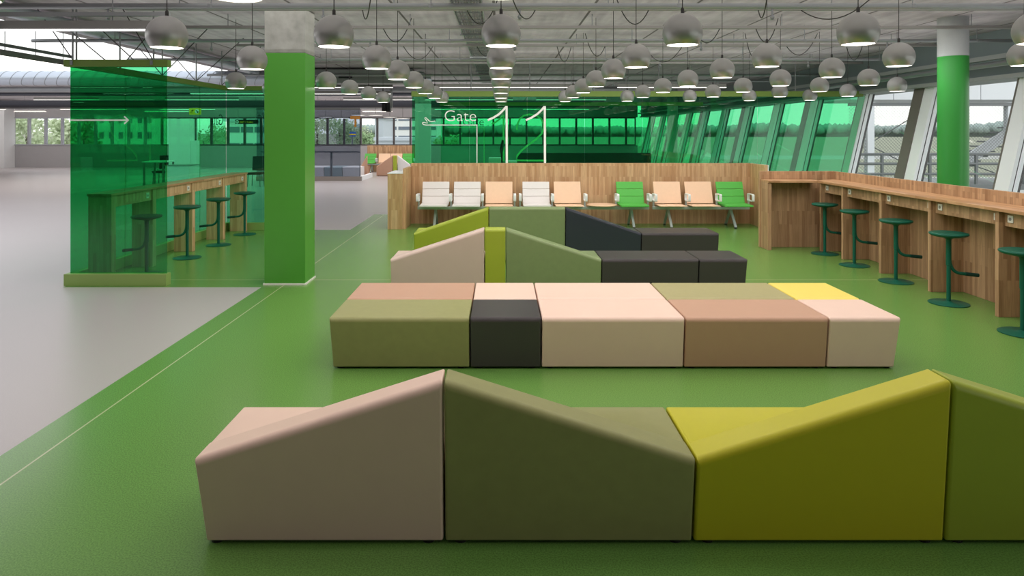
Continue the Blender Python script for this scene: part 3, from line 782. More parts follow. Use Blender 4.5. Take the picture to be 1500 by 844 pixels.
# ------------------------------------------------------------------ ceiling services
PG = 'galvanised pipes across the ceiling'
ZC, ZP = H + 1.385, H + 1.33
def hang(b, x, y, z): b.tube([(x, y, z), (x, y, CEIL)], .006, 6)
pipes = [(5.3, ZP, .03), (7.3, ZP + .02, .032), (9.9, ZP, .026), (12.45, ZP, .024), (15.8, ZP, .03), (17.6, ZP, .03)]
for i, (y, z, r_) in enumerate(pipes):
    p = root('ceiling_pipe', 'galvanised sprinkler pipe crossing the ceiling, %s from the camera' % (ordinal(i) if i else 'nearest'), 'pipe', (0, y, z), PG)
    MB().tube([(-6.8, y, z), (7.4, y, z)], r_, 12).build('pipe_run', M['steel'], p, smooth=40)
    for x in (-5.6, -3.1, -.75, 1.9, 4.4, 6.9):
        b = MB(); hang(b, x, y, z); b.lathe([(r_ + .006, -.02), (r_ + .006, .02)], (x, y, z), 12); b.build('pipe_clip', M['steel'], p)
    for x in (-4.2, -1.9, .2, 2.9, 5.6):
        if i == 0: continue
        b = MB(); b.tube([(x, y, z - r_), (x, y, z - .10)], .011, 8); b.lathe([(.02, -.10), (.024, -.12), (.012, -.14), (.03, -.145), (0, -.146)], (x, y, z), 12)
        b.build('sprinkler_head', M['steel'], p, smooth=40)
cond = [4.78, 7.64, 9.0, 10.85, 13.6]
for i, y in enumerate(cond):
    c = root('conduit_rail', 'flat grey lighting conduit crossing the ceiling, %s from the camera' % (ordinal(i) if i else 'nearest'), 'conduit', (0, y, ZC), 'lighting conduits across the ceiling')
    MB().box(-4.2, 7.2, y - .03, y + .03, ZC - .02, ZC + .02).build('rail', M['fitting'], c, .004)
    for x in (-3.6, -1.2, 1.2, 3.7, 6.2):
        b = MB(); hang(b, x, y, ZC); b.build('rail_hanger', M['steel'], c)
# slack feed cables
def sag(a, bb, d, n=12):
    a, bb = Vector(a), Vector(bb)
    return [a.lerp(bb, k / n) - Vector((0, 0, d * 4 * (k / n) * (1 - k / n))) for k in range(n + 1)]
cable_i = 0
for ci, rows in have.items():
    for ri in rows:
        if ri == 0 or ri > 6 or (ci * 5 + ri * 3) % 7 > 3: continue
        x, y = COLS[ci], ROWS[ri]
        yc = min(cond, key=lambda q: abs(q - y))
        s_ = 1 if (ci + ri) % 2 else -1
        b = MB(); b.tube(sag((x + .03 * s_, y, CEIL - .03), (x + .38 * s_, yc, ZC - .02), .22 + .05 * random.random()), .006, 6)
        o = b.build('feed_cable', M['cord'], smooth=60)
        k_ = rows.index(ri)
        tag(o, 'black feed cable %s, %s the camera' % (FILES[ci], ordinal(k_) + ' from' if k_ else 'nearest'), 'cable', 'slack lamp cables')
# cable tray
ct = root('cable_tray', 'wire cable tray packed with grey cables running towards the gate glass', 'cable tray', (-.4, 9, 3.3))
b = MB(); zt = 3.365
for x in (-.56, -.22):
    b.bar((x, -5, zt), (x, 20, zt), .012, .05)
y = -5
while y < 20: b.bar((-.56, y, zt - .02), (-.22, y, zt - .02), .01, .008); y += .25
b.build('tray', M['steel'], ct)
for k in range(11):
    x = -.535 + k * .029
    pts = [(x + .006 * math.sin(q * 1.3 + k), -5 + q * 1.0, zt - .0 + .006 * math.sin(q * .9 + 2 * k)) for q in range(26)]
    MB().tube(pts, .0105, 6).build('cable', M['fitting'] if k % 3 else M['grey_duct'], ct, smooth=60)
for y in (1, 4, 7, 10, 13, 16, 19):
    b = MB(); b.tube([(-.58, y, zt - .03), (-.58, y, CEIL)], .007, 6); b.tube([(-.2, y, zt - .03), (-.2, y, CEIL)], .007, 6); b.bar((-.6, y, zt - .035), (-.18, y, zt - .035), .03, .02)
    b.build('tray_hanger', M['steel'], ct)
# ducts in the hall
sd = root('ceiling_spiral_duct', 'large silver spiral duct crossing the hall under the roof opening', 'duct', (-12, 16.5, 3.21))
MB().tube([(-26.5, 16.5, 3.21), (-4.9, 16.5, 3.21)], .175, 32).build('duct_run', M['duct'], sd, smooth=40)
b = MB(); x = -26
while x < -5: b.tube([(x + .10 * math.sin(a) , 16.5 + .177 * math.cos(a), 3.21 + .177 * math.sin(a)) for a in [2 * math.pi * q / 24 for q in range(24)]], .006, 5, closed=True); x += .28
o = b.build('duct_seams', M['steel'], sd)
b = MB()
for x in (-6.4, -5.4): b.tube([(x, 16.5, 3.36), (x, 16.5, CEIL)], .008, 6)
b.build('duct_hanger', M['steel'], sd)
rd = root('ceiling_box_duct', 'grey rectangular air duct with a black grille right of the green column', 'duct', (-3.5, 16.6, 3.2))
MB().box(-4.85, -2.1, 16.4, 16.9, gz(122, 16.4), gz(101.5, 16.4)).build('duct_body', M['grey_duct'], rd, .01)
b = MB(); b.box(gx(496, 16.4), gx(516, 16.4), 16.385, 16.4, gz(114.5, 16.4), gz(108, 16.4)); b.build('grille', M['screen'], rd)
MB().tube([(-2.1, 16.65, 3.24), (-1.95, 16.65, 3.24), (-1.85, 16.65, 3.2), (-1.8, 16.65, 2.95)], .15, 20).build('flexible_end', M['duct'], rd, smooth=50)
for i, (y, z, r_, m_, lb) in enumerate([(20.5, 3.19, .09, 'steel', 'silver pipe below the spiral duct'), (26.5, 3.0, .14, 'dark_duct', 'dark lagged pipe crossing the hall above the far windows'), (23, 3.2, .07, 'dark_duct', 'thin dark pipe between the spiral duct and the lagged pipe'), (33.3, 3.15, .1, 'steel', 'silver pipe close to the far windows')]):
    p = root('ceiling_pipe_run', lb, 'pipe', (-11, y, z))
    MB().tube([(-26.5, y, z), (4, y, z)], r_, 16).build('pipe_run', M[m_], p, smooth=40)
    b = MB()
    for x in range(-24, 4, 4): b.tube([(x, y, z), (x, y, CEIL + .02)], .008, 6)
    b.build('pipe_hanger', M['steel'], p)
tag(MB().tube([(-5.8, 3.5, 3.34), (-5.8, 16.2, 3.34)], .085, 16).build('ceiling_edge_pipe', M['duct'], smooth=40), 'silver pipe following the edge of the roof opening', 'pipe')
tag(MB().tube([(7.25, -5, 2.9), (7.25, 36, 2.9)], .04, 14).build('facade_pipe', M['steel'], smooth=40), 'silver pipe along the slate beam above the leaning windows', 'pipe')
# linear lights
def linear_light(a, bb, label, w=.09, h=.085, rail=True, group=None, light=0):
    a, bb = Vector(a), Vector(bb); c = (a + bb) / 2
    r = root('ceiling_strip_light', label, 'strip light', c, group)
    MB().bar(a + Vector((0, 0, h / 2)), bb + Vector((0, 0, h / 2)), w, h).build('housing', M['fitting'], r, .004)
    MB().bar(a - Vector((0, 0, .004)), bb - Vector((0, 0, .004)), w - .012, .008).build('diffuser', M['tube_glow'], r)
    d = (bb - a)
    if rail: MB().bar(a - d * .02 + Vector((0, 0, h + .07)), bb + d * .04 + Vector((0, 0, h + .07)), .05, .04).build('mounting_rail', M['grey_metal'], r)
    b = MB()
    for t in (.1, .5, .9): p = a + d * t; b.tube([(p.x, p.y, p.z + h), (p.x, p.y, CEIL + .01)], .006, 6)
    b.build('suspension_rod', M['steel'], r)
    return r
yl = 6.9; zl = gz(43.5, yl)
linear_light((-7.6, yl, zl), (gx(224, yl), yl, zl), 'long grey strip light hanging in the upper left corner', .1, .085)
linear_light((-6.8, 9.2, 2.94), (-6.8, 10.75, 2.94), 'short grey strip light running towards the booth at the left edge', .1, .085)
k = 0
for y, segs in ((17.0, [(-4.9, -2.7), (-2.3, 2.2), (2.9, 5.6)]), (19.8, [(-9, -6.9), (-5.6, -3.2), (-1.2, .8), (1.6, 3.8)]), (23.4, [(-16, -13.8), (-11.5, -9), (-5.4, -3.0), (-2.6, .4), (1.2, 3.6)]),
                (26.8, [(-19, -16), (-14, -11), (-7.5, -4.5), (-2, 1), (2, 4.6)]), (31, [(-25, -22.5), (-20, -17), (-15.5, -13), (-10, -7), (-3, 0), (1, 4)]), (34.5, [(-24.6, -23.0), (-18, -15.6), (-12, -9.8), (-7, -5.5)])):
    z = 3.02 if y < 30 else 2.95
    for j, (x0, x1) in enumerate(segs):
        linear_light((x0, y, z), (x1, y, z), 'hall strip light in the %s row beyond the lounge, %s from the left' % (ordinal(k), ordinal(j)), rail=False, group='strip lights in the rear hall')
    k += 1
# monitors on a drop pole
mo = root('hanging_monitor', 'black screens on a grey drop pole near the far hall', 'monitor', (-3.2, 20, 2.6))
MB().box(-3.26, -3.18, 19.96, 20.04, 2.62, CEIL).build('drop_pole', M['steel'], mo, .004)
for dx, dz, dy in ((-3.42, 2.52, 19.9), (-3.3, 2.50, 19.95)):
    MB().box(dx - .06, dx + .05, dy, dy + .3, dz, dz + .26).build('screen', M['screen'], mo, .006)

# ------------------------------------------------------------------ rear hall: smoked booth, far chairs, signs
sb = root('smoked_glass_screen', 'smoked glass screen with taupe plinth beyond the green square column', 'glass partition', (-7, 26.8, 0))
xl, xr = -9.6, gx(528, 26.8)
MB().box(xl, xr + .04, 26.75, 26.87, 0, .17).build('plinth', M['plinth_brown'], sb)
MB().box(xr - .06, xr + .06, 26.87, 29.0, 0, .17).build('return_plinth', M['white_panel'], sb)
pane(sb, xl, (xl + xr) / 2 - .003, 26.80, 26.815, .17, 2.82, 'glass_smoke'); pane(sb, (xl + xr) / 2 + .003, xr, 26.80, 26.815, .17, 2.82, 'glass_smoke')
MB().box(xl, xr, 26.77, 26.85, 2.78, 2.86).build('top_rail', M['grey_metal'], sb)
b = MB(); zr = gz(222.5, 27.2); b.tube([(xl, 27.2, zr), (xr - .1, 27.2, zr), (xr - .1, 27.2, 0.0)], .03, 8); b.tube([(gx(485.5, 27.2), 27.2, 0), (gx(485.5, 27.2), 27.2, zr)], .05, 8)
b.build('handrail', M['steel'], sb)
fm = ['sage', 'white_leather', 'sage', 'white_leather']
for k in range(4):
    x0 = -8.86 + .76 * k
    module('pale grey pouf behind the smoked glass, %s from the left' % ordinal(k), x0, x0 + .75, 28.3, M[fm[k]], 1.3, hs=.46, group='poufs behind the smoked glass')
aw = root('far_alcove_wall', 'distant oak screen wall with chairs below the far windows', 'partition', (-5, 33, 0))
MB().box(gx(538, 33), -3.4, 33, 33.1, 0, 1.27).build('back_panel', M['oak_d'], aw)
fc = [gx(p, 32.7) for p in (542.5, 563, 580.5, 598)]
beam_bench('distant beam seating of green and beech chairs before the far oak wall', fc, ['green', 'wood', 'wood', 'green'], fc[0] - .3, fc[3] + .3, [fc[0] + .1, fc[3] - .1], 32.65, [fc[0] + .33, fc[1] - .32, fc[2] + .3, fc[3] + .32], None, 'beam_seating')
yk = 29.6
fmod = lambda *a, **k: module(*a, group='distant blocks left of the oak end block', **k)
module('distant pale pink sloping block left of the oak end block', gx(551, yk), gx(575, yk), yk, M['clay'], .6, hl=.42, hr=.9, hs=.42, group='distant hall benches')
module('distant lime green upright block beside a white one in the far hall', gx(575.5, yk), gx(581, yk), yk, M['limegreen'], .6, hl=.9, hr=.9, group='distant hall benches')
module('distant white sloping block left of the gate glass', gx(581.5, yk), gx(600, yk), yk + .1, M['white_leather'], .6, hl=.9, hr=.5, group='distant hall benches')
module('distant pale pink block just right of the smoked glass screen', gx(529, 29.1), gx(537.5, 29.1), 29.1, M['clay'], .6, hl=.5, hr=.9, group='distant hall benches')
# disc lamps
dl = root('disc_lamp', 'x', 'pendant lamp', (0, 0, 0))
MB().lathe([(0, .06), (.3, .05), (.33, .0), (.33, .0)], n=32).build('shade', M['fitting'], dl, smooth=40)
MB().lathe([(0, .004), (.31, .004)], n=32).build('diffuser', M['tube_glow'], dl)
MB().tube([(0, 0, .05), (0, 0, .8)], .008, 6).build('cord', M['cord'], dl)
remember(dl)
for k, (px, py, y) in enumerate([(550, 169, 29), (571, 172, 30), (590, 174, 31), (525, 169, 29.5), (500, 173.5, 30), (477, 172, 30)]):
    o = dl if k == 0 else copy_tree(dl)
    o.location = (gx(px, y), y, gz(py, y)); o['group'] = 'flat disc lamps in the far hall'
    o['label'] = ['flat disc lamp right of the smoked glass, nearest of its row', 'flat disc lamp in the middle of the far row beside the green glass', 'flat disc lamp closest to the green gate glass', 'flat disc lamp at the right edge of the smoked glass', 'flat disc lamp above the middle of the smoked glass', 'flat disc lamp above the smoked glass, next to the green column'][k]
# signs
sg = root('direction_sign', 'small yellow direction sign with a pale round symbol seen through the booth glass', 'sign', (gx(285, 30), 30, gz(163, 30)))
MB().box(gx(277, 30), gx(293.5, 30), 30, 30.08, gz(168, 30), gz(158.5, 30)).build('sign_box', M['yellow_sign'], sg)
def disc(px, py, y, r, m_, par, name):
    c = MB().lathe([(0, 0), (r, 0)], (0, 0, 0), 20); bmesh.ops.transform(c.bm, matrix=RX, verts=c.bm.verts); bmesh.ops.translate(c.bm, verts=c.bm.verts, vec=(gx(px, y), y, gz(py, y))); return c.build(name, m_, par)
disc(288.5, 163.2, 29.99, .095, M['white_panel'], sg, 'round_symbol')
b = MB(); y_ = 29.98; cx, cz = gx(288.5, y_), gz(163.2, y_)
b.ribbon([(cx - .05, cz + .05), (cx + .045, cz - .045)], .03, y_); b.ribbon([(cx - .01, cz - .05), (cx + .05, cz - .05), (cx + .05, cz + .01)], .025, y_)
cx = gx(281.5, y_); cz = gz(162.2, y_); b.ribbon([(cx - .06, cz - .01), (cx + .06, cz + .03)], .02, y_); b.ribbon([(cx - .01, cz - .04), (cx + .02, cz + .05)], .02, y_); b.ribbon([(cx - .09, cz - .09), (cx + .01, cz - .09)], .018, y_)
b.build('symbols', M['dark_sign'], sg)
MB().tube([(gx(281, 30), 30.04, gz(158.5, 30)), (gx(281, 30), 30.04, CEIL)], .015, 6).build('hanger', M['steel'], sg)
ds = root('exit_sign', 'dark hanging sign with yellow words and an arrow seen through the booth end glass', 'sign', (gx(361, 30), 30, gz(178, 30)))
MB().box(gx(344.5, 30), gx(377.5, 30), 30, 30.08, gz(181.7, 30), gz(175.3, 30)).build('sign_box', M['dark_sign'], ds)
text_mesh('EXIT / Toilets', .105, M['yellow_sign'], ds, Matrix.Translation((gx(351, 29.99), 29.99, gz(180, 29.99))) @ RX, 'sign_words', 0)
disc(347.5, 178.5, 29.99, .07, M['white_panel'], ds, 'arrow_disc')
b = MB(); cx, cz = gx(347.5, 29.98), gz(178.5, 29.98); b.ribbon([(cx + .045, cz), (cx - .04, cz)], .02, 29.98); b.ribbon([(cx, cz + .04), (cx - .04, cz), (cx, cz - .04)], .02, 29.979); b.build('arrow', M['dark_sign'], ds)
b = MB()
for px in (348, 374): b.tube([(gx(px, 30), 30.04, gz(175.3, 30)), (gx(px, 30), 30.04, CEIL)], .012, 6)
b.build('hanger', M['steel'], ds)
os_ = root('orange_sign', 'small orange sign box behind the top of the smoked glass', 'sign', (gx(520, 30), 30, 2.5))
MB().box(gx(513, 30), gx(527, 30), 30, 30.1, gz(174.5, 30), gz(170, 30)).build('sign_box', M['orange_sign'], os_)
MB().box(gx(519, 30), gx(521.5, 30), 30.02, 30.08, gz(186, 30), gz(174.5, 30)).build('lower_panel', M['orange_sign'], os_)
MB().tube([(gx(520, 30), 30.05, gz(170, 30)), (gx(520, 30), 30.05, CEIL)], .012, 6).build('hanger', M['steel'], os_)
# pale partition, white desk, tables behind the booth
pp = root('hall_partition', 'pale upright partition panel in the hall behind the booth', 'partition', (gx(262, 25), 25, 0))
MB().box(gx(247, 25), gx(278, 25), 25, 25.4, 0, gz(174, 25)).build('panel', M['white_panel'], pp)
MB().box(gx(278, 25), gx(287, 25), 25.05, 25.35, 0, gz(206, 25)).build('low_panel', M['white_panel'], pp)
wd = root('white_desk', 'low white desk in the hall seen through the booth glass', 'desk', (gx(258, 22), 22, 0))
MB().box(gx(242, 22), gx(277, 22), 22, 22.8, 0, gz(243, 22)).build('desk_body', M['white_panel'], wd, .01)
MB().box(gx(241, 22), gx(278, 22), 21.97, 22.83, gz(243, 22), gz(242, 22)).build('desk_top', M['grey_paint'], wd)
tb = root('hall_table', 'light topped table in the hall seen through the booth front glass', 'table', (gx(223, 23), 23, 0))
zt_ = gz(236.5, 23)
MB().box(gx(208, 23), gx(240, 23), 23, 23.8, zt_ - .04, zt_).build('tabletop', M['white_panel'], tb)
for px in (210, 238):
    for yy in (23.05, 23.75): MB().box(gx(px, 23) - .025, gx(px, 23) + .025, yy - .025, yy + .025, 0, zt_ - .04).build('leg', M['grey_metal'], tb)
def office_chair(px, y, label):
    r = root('dark_chair', label, 'chair', (gx(px, y), y, 0)); x = gx(px, y)
    MB().box(x - .25, x + .25, y - .25, y + .25, .42, .5).build('seat', M['screen'], r, .03)
    MB().hexa([(x - .22, y + .22, .55), (x + .22, y + .22, .55), (x + .22, y + .28, .55), (x - .22, y + .28, .55), (x - .24, y + .32, 1.05), (x + .24, y + .32, 1.05), (x + .24, y + .37, 1.05), (x - .24, y + .37, 1.05)]).build('backrest', M['screen'], r, .02)
    for sx in (-.22, .22):
        for sy in (-.22, .22): MB().tube([(x + sx, y + sy, 0), (x + sx * .9, y + sy * .9, .43)], .015, 8).build('leg', M['grey_metal'], r)
office_chair(237, 25.0, 'dark chair behind the light table in the hall')
office_chair(375, 24.0, 'dark chair seen through the booth end glass next to the green column')
# gate desk behind the green glass
gd = root('gate_desk', 'boarding desk with a monitor behind the gate glass', 'desk', (gx(738, 17), 17, 0))
zd = gz(231, 17)
MB().box(gx(716, 17), gx(734, 17), 16.8, 17.4, 0, zd).build('desk_body', M['white_panel'], gd, .01)
MB().box(gx(740, 17), gx(757, 17), 16.8, 17.4, 0, zd - .08).build('desk_wing', M['white_panel'], gd, .01)
MB().bar((gx(735, 17), 17.1, 0), (gx(735, 17), 17.1, zd + .25), .05, .05).build('stand', M['screen'], gd)
mo_ = MB(); mo_.bar((gx(734, 17), 17.0, gz(222, 17)), (gx(737, 17), 17.25, gz(209, 17)), .05, .16); mo_.build('monitor', M['screen'], gd)
bb_ = root('boarding_bench', 'dark bench row behind the gate glass', 'bench', (3, 25, 0))
MB().box(.6, 5.5, 24.5, 25, .35, .5).build('seat', M['navy'], bb_, .03); MB().box(.6, 5.5, 25, 25.12, .35, 1.15).build('backrest', M['navy'], bb_, .03)
for x in (.9, 3, 5.2): MB().box(x - .05, x + .05, 24.6, 25, 0, .35).build('leg', M['grey_metal'], bb_)

# ------------------------------------------------------------------ outside
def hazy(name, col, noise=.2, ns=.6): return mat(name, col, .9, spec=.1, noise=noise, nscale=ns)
M['apron'] = hazy('apron_concrete', lin(172, 172, 166), .08, .05)
M['grass'] = hazy('airfield_grass', lin(150, 152, 132), .12, .04)
M['tree_far'] = hazy('haze_tinted_treeline', lin(160, 174, 168), .12, .05)  # distance haze is put into the tree colour
M['leaf'] = hazy('haze_paled_leaves', lin(196, 208, 172), .2, 1.2)  # leaf colour paled to paint in outdoor haze
M['leaf2'] = hazy('haze_paled_dark_leaves', lin(160, 184, 140), .25, 1.2)  # darker leaf colour, with the haze painted in as well
M['bark'] = hazy('bark', lin(110, 100, 90))
M['facade_w'] = hazy('white_render', lin(240, 240, 238), .02)
M['facade_g'] = hazy('grey_render', lin(200, 206, 212), .04)
M['dark_glass'] = mat('dark_window', lin(120, 130, 142), .2)
GZ = -4.0
b = MB()
def strip(y0, y1, mi, x0=-1500, x1=3500, z=GZ):
    b.mi = mi; vs = [b.bm.verts.new(p) for p in ((x0, y0, z), (x1, y0, z), (x1, y1, z), (x0, y1, z))]; b.face(vs)
strip(-60, 90, 0); strip(90, 150, 1); strip(150, 175, 0); strip(175, 3000, 1)
struct(b.build('ground', [M['apron'], M['grass']]), 'airfield apron and grass outside')
b = MB()
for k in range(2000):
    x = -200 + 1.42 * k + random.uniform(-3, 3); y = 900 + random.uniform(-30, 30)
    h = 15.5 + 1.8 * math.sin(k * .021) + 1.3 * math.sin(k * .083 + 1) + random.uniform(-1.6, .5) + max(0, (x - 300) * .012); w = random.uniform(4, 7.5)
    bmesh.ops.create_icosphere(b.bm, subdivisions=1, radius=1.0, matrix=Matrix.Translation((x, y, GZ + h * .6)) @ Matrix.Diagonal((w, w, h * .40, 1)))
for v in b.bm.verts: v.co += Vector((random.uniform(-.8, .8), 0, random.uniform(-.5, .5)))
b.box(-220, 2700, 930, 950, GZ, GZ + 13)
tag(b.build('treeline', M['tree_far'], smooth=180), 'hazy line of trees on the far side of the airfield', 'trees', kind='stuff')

def tree(x, y, h, r_, m_, label, grp):
    t = root('leafy_tree', label, 'tree', (x, y, GZ), grp)
    MB().tube([(x, y, GZ), (x + .1, y, GZ + h * .4), (x, y + .1, GZ + h * .75)], [.22, .16, .08], 8).build('trunk', M['bark'], t)
    b = MB(); rnd = random.Random(int(x * 10 + y))
    cl = [Vector((x + r_ * .55 * rnd.uniform(-1, 1), y + r_ * .55 * rnd.uniform(-1, 1), GZ + h * .66 + h * .26 * rnd.uniform(-1, 1))) for _ in range(16)]
    for k in range(1500):
        c = rnd.choice(cl); d = Vector((rnd.gauss(0, 1), rnd.gauss(0, 1), rnd.gauss(0, 1))).normalized() * r_ * .46 * rnd.random() ** .5
        p = c + d; u = Vector((rnd.gauss(0, 1), rnd.gauss(0, 1), rnd.gauss(0, 1))).normalized(); w_ = u.orthogonal().normalized(); q = rnd.uniform(.09, .2)
        b.face([b.bm.verts.new(p + u * q), b.bm.verts.new(p + w_ * q * .6), b.bm.verts.new(p - u * q), b.bm.verts.new(p - w_ * q * .6)])
    b.build('crown', m_, t)
tg = 'trees outside the far windows'
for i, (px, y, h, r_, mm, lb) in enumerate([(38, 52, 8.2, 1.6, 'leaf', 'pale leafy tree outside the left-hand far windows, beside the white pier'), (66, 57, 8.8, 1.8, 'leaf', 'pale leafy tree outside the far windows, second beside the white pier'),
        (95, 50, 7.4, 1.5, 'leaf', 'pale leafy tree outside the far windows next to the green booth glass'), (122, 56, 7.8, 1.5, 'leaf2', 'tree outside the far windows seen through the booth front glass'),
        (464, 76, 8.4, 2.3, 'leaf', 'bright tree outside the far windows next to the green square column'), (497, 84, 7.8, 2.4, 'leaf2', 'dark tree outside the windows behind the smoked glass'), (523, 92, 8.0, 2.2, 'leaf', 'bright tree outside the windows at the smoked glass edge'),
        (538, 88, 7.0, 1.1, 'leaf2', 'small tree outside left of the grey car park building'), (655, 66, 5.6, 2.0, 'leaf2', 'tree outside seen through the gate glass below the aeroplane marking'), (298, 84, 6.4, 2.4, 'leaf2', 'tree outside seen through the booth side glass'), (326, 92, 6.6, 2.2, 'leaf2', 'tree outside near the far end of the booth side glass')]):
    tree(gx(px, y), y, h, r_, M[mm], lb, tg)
def building(px0, px1, ytop, y, m_, rows, cols, label, depth=10, ww=.62, wh=.5):
    x0, x1, z1 = gx(px0, y), gx(px1, y), gz(ytop, y)
    r = root('building', label, 'building', ((x0 + x1) / 2, y, GZ))
    MB().box(x0, x1, y, y + depth, GZ, z1).build('wall', m_, r)
    MB().box(x0 - .3, x1 + .3, y - .3, y + depth + .3, z1, z1 + .35).build('roof', M['facade_g'], r)
    cw, rh = (x1 - x0) / cols, (z1 - GZ) / rows
    for i in range(cols):
        for j in range(rows):
            cx, cz = x0 + (i + .5) * cw, GZ + (j + .5) * rh
            MB().box(cx - cw * ww / 2, cx + cw * ww / 2, y - .06, y + .02, cz - rh * wh / 2, cz + rh * wh / 2).build('window', M['dark_glass'], r)
building(128, 226, 164, 70, M['facade_w'], 5, 7, 'white apartment block outside, seen through the booth front glass', ww=.42, wh=.42)
building(332, 392, 178, 74, M['facade_w'], 4, 3, 'pale block with wide windows outside, seen through the booth end glass', ww=.9, wh=.35)
building(563, 640, 168, 110, M['facade_w'], 6, 4, 'white car park building outside the far windows near the gate glass', ww=.86, wh=.36)
building(549, 561.5, 174, 94, M['facade_g'], 1, 1, 'grey tower outside the far windows left of the white car park', ww=.1, wh=.1)
building(552, 640, 206, 74, M['facade_g'], 1, 10, 'low grey shed outside in front of the white car park', ww=.05, wh=.2, depth=6)
bsn = root('roadside_sign', 'blue and yellow sign panel outside the windows behind the smoked glass', 'sign', (gx(516, 60), 60, GZ))
MB().box(gx(512, 60), gx(521, 60), 60, 60.1, gz(200, 60), gz(193, 60)).build('panel', mat('sign_blue', lin(60, 110, 190), .5), bsn)
MB().box(gx(512, 60), gx(521, 60), 59.97, 60, gz(198, 60), gz(196, 60)).build('yellow_band', M['yellow_sign'], bsn)
MB().box(gx(516, 60) - .06, gx(516, 60) + .06, 60.0, 60.1, GZ, gz(200, 60)).build('post', M['grey_metal'], bsn)

# steel gangway with stairs on the apron
gw = root('gangway', 'white clad steel gangway with railings and stairs outside the leaning windows', 'gangway', (14, 19, GZ))
gy = 18.0
xg0, xg1 = 9.2, 20.0
b = MB()
x = xg0
while x < xg1 - .1: b.box(x + .01, min(x + 1.15, xg1) - .01, gy, gy + 2.4, gz(146, gy), gz(119, gy)); x += 1.15
b.build('roof_cladding', M['white_panel'], gw)
MB().box(xg0, xg1, gy - .02, gy + .12, gz(155, gy), gz(150.5, gy)).build('head_beam', M['grey_metal'], gw)
for px in (1276, 1482): MB().box(gx(px, gy) - .09, gx(px, gy) + .09, gy, gy + .18, GZ, gz(150, gy)).build('post', M['white_metal'], gw)
for py in (226, 240, 255): MB().tube([(xg0, gy, gz(py, gy)), (xg1, gy, gz(py, gy))], .035, 8).build('handrail', M['grey_metal'], gw)
for px in (1292, 1362, 1430, 1500): MB().box(gx(px, gy) - .03, gx(px, gy) + .03, gy - .03, gy + .03, gz(275, gy), gz(226, gy)).build('rail_post', M['grey_metal'], gw)
MB().box(xg0, xg1, gy - .05, gy + 2.4, gz(278, gy), gz(270, gy)).build('deck', M['grey_metal'], gw)
for dy in (1.4, 2.3):
    MB().bar((gx(1392, gy + dy), gy + dy, gz(250, gy + dy)), (gx(1520, gy + dy), gy + dy, gz(168, gy + dy)), .08, .28).build('stair_stringer', M['white_metal'], gw)
b = MB()
for k in range(12):
    t = k / 11; b.box(*(lambda cx, cz: (cx - .15, cx + .15, gy + 1.4, gy + 2.3, cz - .02, cz + .02))(gx(1395, gy + 1.8) + t * 2.2, gz(249, gy + 1.8) + t * 1.5))
b.build('stair_treads', M['grey_metal'], gw)
for a, c in (((1255, 222), (1372, 150)), ((1280, 216), (1350, 252)), ((1420, 240), (1470, 258))):
    MB().tube([(gx(a[0], gy + .3), gy + .3, gz(a[1], gy + .3)), (gx(c[0], gy + .3), gy + .3, gz(c[1], gy + .3))], .014, 6).build('tie_rod', M['grey_metal'], gw)
b = MB()
z0_, z1_ = gz(262, gy), gz(155, gy); L_ = z1_ - z0_
x = xg0 - L_
while x < xg1:
    for s_ in (1, -1):
        a = [x, z0_] if s_ == 1 else [x + L_, z0_]; c = [x + L_, z1_] if s_ == 1 else [x, z1_]
        for q, o_ in ((a, c), (c, a)):
            if q[0] < xg0: q[1] += (o_[1] - q[1]) * (xg0 - q[0]) / (o_[0] - q[0]); q[0] = xg0
            if q[0] > xg1: q[1] += (o_[1] - q[1]) * (xg1 - q[0]) / (o_[0] - q[0]); q[0] = xg1
        if abs(a[0] - c[0]) > .05: b.bar((a[0], gy + .06 + s_ * .003, a[1]), (c[0], gy + .06 + s_ * .003, c[1]), .005, .005)
    x += .085
b.build('safety_net', M['grey_metal'], gw)
cart = root('baggage_cart', 'small yellow service cart on the apron behind the gangway railing', 'vehicle', (gx(1290, 45), 45, GZ))
xc = gx(1290, 45); zc = gz(247, 45)
MB().box(xc - .65, xc + .6, 45, 46.2, GZ + .5, GZ + 1.0).build('chassis', M['yellow_sign'], cart, .03)
MB().box(xc - .6, xc - .1, 45.1, 46.1, GZ + 1.0, GZ + 1.75).build('cab', M['orange_sign'], cart, .05)
for sx in (-.4, .4):
    for sy in (45.0, 46.1):
        c = MB().lathe([(.0, -.1), (.3, -.1), (.3, .1), (0, .1)], n=20); bmesh.ops.transform(c.bm, matrix=RX, verts=c.bm.verts); bmesh.ops.translate(c.bm, verts=c.bm.verts, vec=(xc + sx, sy, GZ + .3)); c.build('wheel', M['black'], cart)

# ------------------------------------------------------------------ light
def area(x, y, z, sx, sy, p, col=(1, .97, .93), rot=(0, 0, 0), glossy=False):  # added fill light without a fixture, by default left out of reflections
    L = D.lights.new('fill_light', 'AREA'); L.shape = 'RECTANGLE'; L.size = sx; L.size_y = sy; L.energy = p; L.color = col
    o = D.objects.new('fill_light', L); COL.objects.link(o); o.location = (x, y, z); o.rotation_euler = rot
    o.visible_glossy = glossy
    return o
area(1.2, 8.0, 3.44, 9, 9, 430)  # added overhead fill for the lounge
area(1.0, 1.5, 3.24, 8, 2.6, 14)
area(-8, 27, 3.2, 24, 12, 1250)
area(-13, 7, 3.7, 11, 12, 420, (.96, .98, 1))  # added fill boosting the daylight from the roof opening
area(-10, 27, 2.95, 26, 15, 500, (.98, .98, 1), (math.pi, 0, 0))  # added upward fill for the hall ceiling
area(2, 18, 3.2, 8, 5, 160)
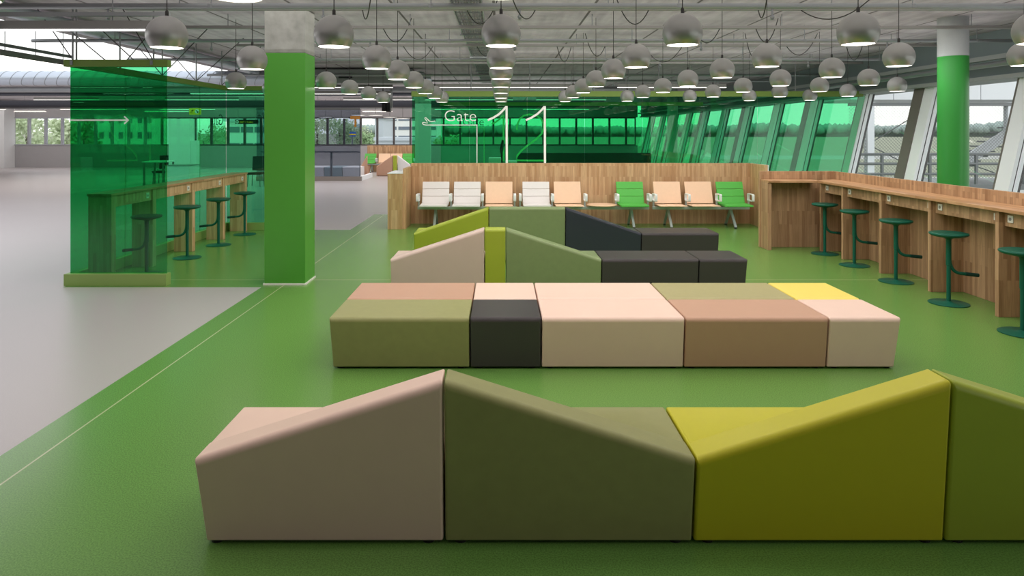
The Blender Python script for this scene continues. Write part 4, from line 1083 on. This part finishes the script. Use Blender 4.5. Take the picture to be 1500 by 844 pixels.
area(1, 5.5, 2.93, 12, 17, 330, (1, .94, 1), (math.pi, 0, 0))  # added upward fill, tinted to offset green bounce on the ceiling
area(1.6, 12.75, 3.3, 8, .4, 60, (1, .96, .93), (math.radians(32), 0, 0))  # added wash to brighten the gate wall and chairs
area(5.6, 6, 2.78, .3, 12, 40, (.97, .98, 1), (0, math.radians(-52), math.radians(0)))  # added wash to brighten the window posts
area(-12, 33.8, 3.3, 30, .6, 520, (1, .98, .97), (math.radians(50), 0, 0))  # added wash to brighten the far wall

w = D.worlds.new('overcast'); bpy.context.scene.world = w; w.use_nodes = True
nt = w.node_tree; nt.nodes.clear()
o = nt.nodes.new('ShaderNodeOutputWorld'); bg_ = nt.nodes.new('ShaderNodeBackground')
tc = nt.nodes.new('ShaderNodeTexCoord'); sp = nt.nodes.new('ShaderNodeSeparateXYZ'); rp = nt.nodes.new('ShaderNodeValToRGB')
nt.links.new(tc.outputs['Generated'], sp.inputs[0]); nt.links.new(sp.outputs['Z'], rp.inputs[0])
rp.color_ramp.elements[0].position = 0.0; rp.color_ramp.elements[0].color = (.93, .93, .88, 1)
rp.color_ramp.elements[1].position = .35; rp.color_ramp.elements[1].color = (.92, .95, 1.0, 1)
nt.links.new(rp.outputs[0], bg_.inputs[0]); bg_.inputs[1].default_value = 1.5
nt.links.new(bg_.outputs[0], o.inputs[0])

# ------------------------------------------------------------------ camera and view
cam = D.cameras.new('camera'); co = D.objects.new('camera', cam); COL.objects.link(co)
co.location = (0, 0, H); co.rotation_euler = (math.pi / 2, 0, 0)
cam.sensor_width = 36; cam.lens = 24.0
cam.shift_x = (750 - VX) / 1500; cam.shift_y = (HY - 422) / 1500
cam.clip_end = 6000
sc = bpy.context.scene; sc.camera = co
sc.view_settings.view_transform = 'Standard'; sc.view_settings.look = 'None'; sc.view_settings.exposure = 0.1; sc.view_settings.gamma = 1
sc.cycles.transparent_max_bounces = 24; sc.cycles.max_bounces = 8; sc.cycles.diffuse_bounces = 4
sc.cycles.use_denoising = True
sc.cycles.sample_clamp_indirect = 4
